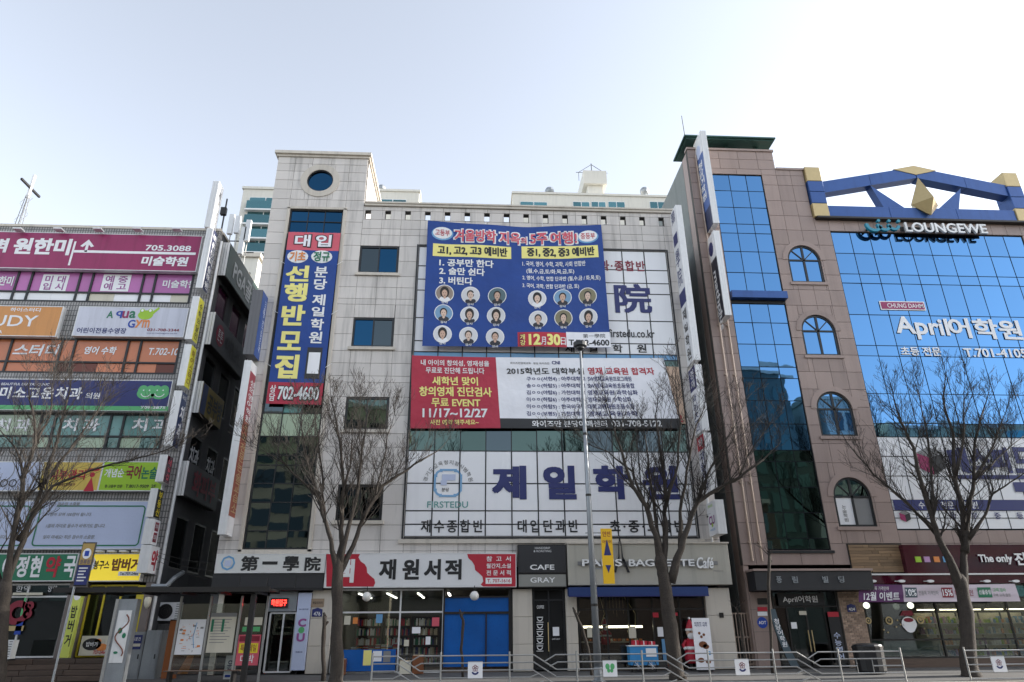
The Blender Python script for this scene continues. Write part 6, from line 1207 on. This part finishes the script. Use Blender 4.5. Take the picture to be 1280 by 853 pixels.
for _ in range(46): u, v = random.uniform(r[0]+.05, r[1]-.15), random.uniform(r[2]+.05, r[3]-.05); (b if random.random() < .5 else b2).box(fS, u, u+random.choice((.02, .1)), v, v+random.choice((.015, .06)), .021+.001*random.random(), .025)
b.build('map_marks', grey_paint, t, kind='stuff'); b2.build('map_marks', orange, t, kind='stuff'); b3.tube([fS.w(r[1]-.3, r[3]-.1, .022), fS.w(r[1]-.36, (r[2]+r[3])/2, .022), fS.w(r[1]-.28, r[2]+.2, .022)], .012, 5).build('river_line', skyfilm, t)
r = poster((pxs[1]+.08, pxs[2]-.1, 1.2, 2.45), cream, 'timetable'); MB().box(fS, *sub(r, 0, .1), .021, .026).build('heading', grey_paint, t); b = MB()
for j in range(9): b.box(fS, r[0]+.06, r[1]-.15-.08*(j % 3), r[3]-.22-j*.09, r[3]-.2-j*.09, .021, .024)
b.build('timetable_lines', grey_paint, t, kind='stuff'); MB().box(fS, r[0]+.05, r[0]+.13, r[3]-.6, r[3]-.2, .021, .026).build('green_key', green, t); MB().box(fS, r[0]+.4, r[0]+.48, r[3]-.6, r[3]-.2, .021, .026).build('green_key', green, t)
r = poster((pxs[2]+.06, pxs[3]-.08, .8, 1.75), pinkred, 'flyer'); MB().box(fS, *sub(r, .28, .6, .08, .92), .021, .025).build('flyer_block', yellow, t); MB().box(fS, *sub(r, .04, .22, .05, .95), .021, .025).build('flyer_block', darkred, t); text(t, '특가세일', fS, sub(r, .32, .55, .15, .85), darkred, n=.027); text(t, '대박', fS, sub(r, .65, .92, .2, .8), white_paint, n=.024)
MB().box(fS, pxs[2]+.15, pxs[3]-.15, 1.85, 2.0, .012, .03).build('sticker', greenface, t); MB().box(fS, pxs[2]+.2, pxs[3]-.1, 2.05, 2.3, .012, .03).build('sticker', cream, t)
MB().box(fS, pxs[0]+.06, pxs[1]-.06, .55, 1.13, -.06, -.02).build('brown_panel', brown, t); MB().poly(fS, [(pxs[0]+.25, .56), (pxs[0]+.6, .56), (pxs[0]+.72, 1.12), (pxs[0]+.5, 1.12)], -.019, -.014).build('orange_stripe', orange, t)
for k in range(3): cell('slat', wood_dk, t, facade(25.3), PY(207, 840, 25.3)[0], PY(302, 840, 25.3)[0], .66, .69, -.18+k*.14, -.06+k*.14, .004)
for x in (PY(212, 845, 25.3)[0], PY(292, 845, 25.3)[0]): MB().wbox(x-.04, x+.04, 25.15, 25.45, .25, .655).build('bench_leg', dark_metal, t)
x0, x1 = PY(282, 826, 26.5)[0], PY(295, 826, 26.5)[0]; t = thing('floor_sign', 'small white floor sign with blue letters behind the shelter glass', 'sign', ((x0+x1)/2, 26.5, .34)); MB().wbox(x0, x1, 26.5, 26.56, .36, 1.1).build('board', white_board, t); text(t, '운', facade(26.5), (x0+.08, x1-.08, .65, .95), navy, n=.004, bold=.03); MB().box(facade(26.5), x0+.05, x1-.05, .42, .5, .002, .01).build('stripe', blue, t)
q_ = rc(211, 222, 776, 842, 27); t = thing('orange_board', 'rusty orange board standing at the alley mouth', 'board', (q_[0], 27, .38)); MB().wbox(q_[0]-.1, q_[1]+.1, 27.0, 27.06, .38, q_[3]).build('sheet', paint('rust_orange', (.30, .09, .02)), t); MB().wbox(q_[0]-.1, q_[1]+.1, 26.98, 27.08, q_[3]+.001, q_[3]+.04).build('cap', dark_metal, t)
# silver pylon
x0, x1 = PY(145, 760, 24.8)[0], PY(170, 760, 24.8)[0]; zt = PY(157, 749, 24.8)[1]; t = thing('info_pylon', 'silver grey metal pylon with curling painted lines beside the bus shelter', 'pylon', ((x0+x1)/2, 24.9, .22)); f_ = facade(24.8)
MB().wbox(x0, x1, 24.8, 25.1, .22, zt).build('body', galv, t); MB().box(f_, x0+.12, x1-.1, .95, zt-.35, .001, .02).build('panel', alu, t); MB().box(f_, x0-.03, x0+.05, .22, zt, -.01, .05).build('edge_post', steel, t)
b = MB(); cx0 = (x0+x1)/2+.02; b.tube([f_.w(cx0+.17*math.sin(k*.62+1.0), 1.15+k*.095, .03) for k in range(14)], .022, 6); b.build('painted_line', mat('rust_line', (.16, .06, .04), .6), t)
b = MB(); b.disc(f_, cx0-.05, 1.9, .07, .09, .021, .027, 12).disc(f_, cx0+.1, 1.75, .06, .08, .021, .027, 12).disc(f_, cx0-.06, 1.25, .07, .04, .021, .027, 12).build('painted_leaf', green, t); MB().box(f_, cx0+.02, cx0+.16, 1.85, 2.15, .021, .03).build('paper', white_board, t)
# wires at the alley mouth
t = thing('cable_bundle', 'thin grey cables and conduit crossing the alley mouth below the dental signs', 'cable', (-11.5, 27.8, 3.4)); b = MB()
for k in range(3):
    a = Vector((PY(195, 690+k*5, 27.6)[0], 27.6, PY(195, 690+k*5, 27.6)[1])); c = Vector((-9.9, 28.0, 4.3-.3*k)); b.tube([a.lerp(c, j/8)+Vector((0, 0, -.08*math.sin(math.pi*j/8))) for j in range(9)], .009, 4)
b.build('cable', dark_metal, t); MB().tube([(PY(190, 733, 27.5)[0], 27.5, PY(190, 733, 27.5)[1]), (PY(208, 733, 27.5)[0], 27.5, PY(208, 733, 27.5)[1]), (PY(214, 722, 27.6)[0], 27.9, PY(214, 722, 27.6)[1]), (PY(214, 722, 27.6)[0], 28.6, 4.0)], .09, 8).build('conduit', galv, t)
# ================================================================== bare trees
def grow(mbT, p, d, L, r, lev, rnd, up=.25):
    n = 5 if lev < 2 else 4; pts = [p]; rad = [r]; q = p.copy(); dd = d.copy()
    for i in range(n):
        dd = (dd+Vector((rnd.gauss(0, .13), rnd.gauss(0, .13), rnd.gauss(0, .06)+up*.22))).normalized(); q = q+dd*(L/n); pts.append(q.copy()); rad.append(max(.0055, r*(1-.78*(i+1)/n)))
    mbT.tube(pts, rad, 4 if lev < 1 else 3, cap=False)
    if lev < 3:
        for k in range((6, 5, 3)[lev]):
            f = rnd.uniform(.15, 1); i = min(n-1, int(f*n)); b_ = pts[i].lerp(pts[i+1], f*n-i); ax = (pts[i+1]-pts[i]).normalized(); side = ax.cross(Vector((rnd.gauss(0, 1), rnd.gauss(0, 1), rnd.gauss(0, 1)))).normalized()
            nd = (ax*.72+side*rnd.uniform(.45, .8)+Vector((0, 0, .18))).normalized(); grow(mbT, b_, nd, L*rnd.uniform(.42, .66), max(.004, rad[i]*.55), lev+1, rnd, up)
def tree(label, Y, base, trunk, limbs, seed, dens=1.0):
    rnd = random.Random(seed); xb = PY(*trunk[0][:2], Y)[0]; t = thing('bare_tree', label, 'tree', (xb, Y, base), 'bare winter trees along the kerb')
    pts = [Vector((xb, Y, base-.05))]+[Vector((PY(x, y, Y)[0], Y+.0, PY(x, y, Y)[1])) for x, y, r in trunk]; rad = [trunk[0][2]*1.25]+[r for x, y, r in trunk]
    P2 = []; R2 = []
    for i in range(len(pts)-1):
        for k in range(4): P2.append(pts[i].lerp(pts[i+1], k/4)+Vector((rnd.gauss(0, .012), rnd.gauss(0, .012), 0))); R2.append((rad[i]+(rad[i+1]-rad[i])*k/4)*rnd.uniform(.94, 1.07))
    P2.append(pts[-1]); R2.append(rad[-1]); d_ = (pts[-1]-pts[-2]).normalized(); P2 += [pts[-1]+d_*.14, pts[-1]+d_*.26, pts[-1]+d_*.34]; R2 += [rad[-1]*.86, rad[-1]*.6, rad[-1]*.25]; MB().tube(P2, R2, 12).build('trunk', bark, t, smooth=True)
    tw = MB()
    for L, r0, dy in limbs:
        n = len(L); Q = [Vector((PY(x, y, Y+dy*i/n)[0], Y+dy*i/n, PY(x, y, Y+dy*i/n)[1])) for i, (x, y) in enumerate(L)]
        if (Q[0]-pts[-1]).length < .45: Q[0] = pts[-1]-(pts[-1]-pts[-2]).normalized()*.35
        S = []; RR = []
        for i in range(n-1):
            for k in range(3): f = (i+k/3)/(n-1); S.append(Q[i].lerp(Q[i+1], k/3)+Vector((rnd.gauss(0, .02), rnd.gauss(0, .02), 0))*(1 if i+k else 0)); RR.append(r0*(1-f*.72)*(1+.45*max(0, 1-f*5))*rnd.uniform(.93, 1.08))
        S.append(Q[-1]); RR.append(r0*.28); MB().tube(S, RR, 7).build('limb', bark, t, smooth=True)
        m = len(S); cnt = int((6+m*.85)*dens)
        for k in range(cnt):
            f = rnd.uniform(.22, 1.0); i = min(m-2, int(f*(m-1))); p = S[i].lerp(S[i+1], rnd.random()); ax = (S[i+1]-S[i]).normalized(); side = ax.cross(Vector((rnd.gauss(0, 1), rnd.gauss(0, 1), rnd.gauss(0, 1)))).normalized()
            grow(tw, p, (ax*.6+side*rnd.uniform(.4, .75)+Vector((0, 0, .35))).normalized(), rnd.uniform(1.0, 1.9)*(1.05-.25*f), max(.008, RR[i]*.42), 1, rnd, .5)
        grow(tw, S[-1], (S[-1]-S[-2]).normalized(), rnd.uniform(1.1, 1.6), RR[-1], 0, rnd, .5)
    tw.build('twigs', twigm, t, kind='stuff'); return t
T1 = tree('bare tree whose trunk rises in front of the bookstore sign, left of the street lamp', 25, .24, [(420, 845, .21), (421.5, 752, .185), (423, 705, .19)], [
    ([(423, 707), (416, 688), (406.6, 653), (398, 621), (385, 580), (378, 545)], .10, -.9), ([(423, 707), (427, 680), (426.5, 653), (430, 613), (425, 554), (418, 515)], .11, .5),
    ([(424, 712), (441, 683), (453.7, 648), (478, 608), (508, 588), (540, 568)], .10, .9), ([(430, 690), (444, 628), (451, 578), (458, 529)], .085, -.6), ([(398, 621), (375, 600), (352, 578), (333, 566)], .05, -.5), ([(453, 648), (470, 620), (478, 580), (490, 530)], .055, .2), ([(430, 613), (440, 570), (440, 520)], .045, 1.0), ([(406, 653), (403, 600), (398, 545), (392, 510)], .05, .8)], 11)
T2 = tree('bare tree right of the street lamp with a big limb reaching toward the granite building', 25.2, .25, [(846, 845, .25), (838, 784, .235), (830, 722, .22), (826, 702, .21)], [
    ([(826, 704), (820, 670), (807, 633), (789, 607), (776, 566), (768, 535)], .12, -.8), ([(826, 704), (831, 670), (833, 628), (828, 581), (820, 525)], .12, .6), ([(838, 728), (851, 685), (861, 654), (872, 628), (898, 610), (924, 597), (955, 574)], .12, -.5),
    ([(826, 700), (820, 640), (812, 590), (806, 545)], .08, 1.2), ([(851, 685), (850, 640), (858, 590), (868, 540), (880, 510)], .075, .8), ([(872, 628), (885, 590), (905, 555), (920, 530)], .06, -.8), ([(807, 633), (790, 590), (760, 565), (735, 555)], .05, .5), ([(833, 628), (848, 580), (850, 530), (846, 495)], .06, -.7), ([(924, 597), (935, 570), (955, 540)], .04, .1)], 23)
T3 = tree('bare tree in front of the maroon shop sign at the right', 25.2, .25, [(1212, 836, .27), (1208, 767, .225), (1201, 728, .22)], [
    ([(1199, 732), (1186, 698), (1171, 668), (1164, 643), (1151, 599), (1141, 559), (1125, 525)], .14, -.8), ([(1201, 728), (1204, 708), (1206, 678), (1201, 628), (1194, 594), (1191, 544), (1180, 505)], .14, .4), ([(1206, 690), (1211, 638), (1218, 599), (1218, 554), (1230, 510)], .10, .9),
    ([(1211, 673), (1233, 643), (1241, 618), (1263, 603), (1290, 585)], .06, -.6), ([(1171, 668), (1134, 628), (1094, 594), (1064, 560)], .065, -.6), ([(1164, 643), (1165, 600), (1160, 550), (1150, 500)], .065, .9), ([(1218, 599), (1240, 560), (1255, 520)], .06, .2), ([(1194, 594), (1205, 550), (1205, 500)], .06, -.9), ([(1218, 599), (1245, 575), (1280, 545)], .05, .8)], 37, 1.1)
T0 = tree('bare tree at the left edge of the view in front of the pharmacy', 25, .24, [(-2, 845, .22), (2, 777, .20), (6, 735, .20)], [
    ([(6, 737), (10, 700), (22, 645), (30, 598), (45, 554), (40, 510)], .12, -.6), ([(6, 737), (15, 710), (35, 660), (54, 605), (74, 544), (84, 500)], .11, .5), ([(22, 676), (45, 640), (64, 608), (114, 588), (160, 576), (198, 566)], .07, -.4), ([(2, 740), (-10, 690), (-15, 620), (-25, 560)], .10, .3), ([(30, 598), (20, 560), (-2, 535)], .05, -.6), ([(54, 605), (85, 565), (110, 530), (130, 500)], .055, .6), ([(45, 554), (62, 520), (66, 480)], .05, -.4)], 51)
def stub(label, pts, Y, r):
    t = thing('pruned_sapling', label, 'tree', (PY(*pts[0], Y)[0], Y, .25)); P = [Vector((PY(x, y, Y)[0], Y, PY(x, y, Y)[1])) for x, y in pts]; P[0].z = .3; S = []
    for i in range(len(P)-1): S += [P[i].lerp(P[i+1], k/3)+Vector((random.gauss(0, .01), 0, 0)) for k in range(3)]
    S.append(P[-1]); MB().tube(S, [r*random.uniform(.85, 1.12) for _ in S], 8).build('trunk', bark, t, smooth=True); b = MB(); b.tube([S[-2], S[-2]+Vector((.12, 0, .16))], [r*.7, r*.5], 6).tube([S[-1], S[-1]+Vector((-.05, .03, .1))], [r*.8, r*.5], 6); b.build('branch_stub', bark, t); return t
stub('leafless pruned sapling left of the bookstore tree trunk', [(404, 850), (404, 810), (406, 770)], 26, .075)
stub('bent pruned sapling standing before the blue bookstore panel', [(579, 845), (577, 812), (579, 780), (576, 766)], 26.6, .05)
stub('leaning forked sapling left of the street lamp post', [(740, 845), (735, 810), (727, 785), (718, 763)], 26.4, .055)
s = stub('thin tall sapling before the granite entrance canopy', [(965, 840), (963, 780), (960, 730), (962, 695)], 26.2, .06)
tw = MB(); rnd = random.Random(3); p = Vector((PY(962, 695, 26.2)[0], 26.2, PY(962, 695, 26.2)[1]))
for k in range(6): grow(tw, p, Vector((rnd.gauss(0, .6), rnd.gauss(0, .3), .7)).normalized(), .5, .02, 2, rnd)
att(tw.build('twigs', twigm), s)
t = thing('ginkgo_stake', 'thin dark sapling inside the alley gate shade', 'tree', (10.2, 27.6, .4)); MB().tube([(10.15, 27.5, .4), (10.2, 27.5, 1.6), (10.12, 27.5, 2.6)], [.05, .045, .03], 7).build('trunk', bark, t); tw = MB()
for k in range(5): grow(tw, Vector((10.12, 27.5, 2.5)), Vector((rnd.gauss(0, .5), rnd.gauss(0, .3), .7)).normalized(), .35, .018, 2, rnd)
tw.build('twigs', twigm, t)
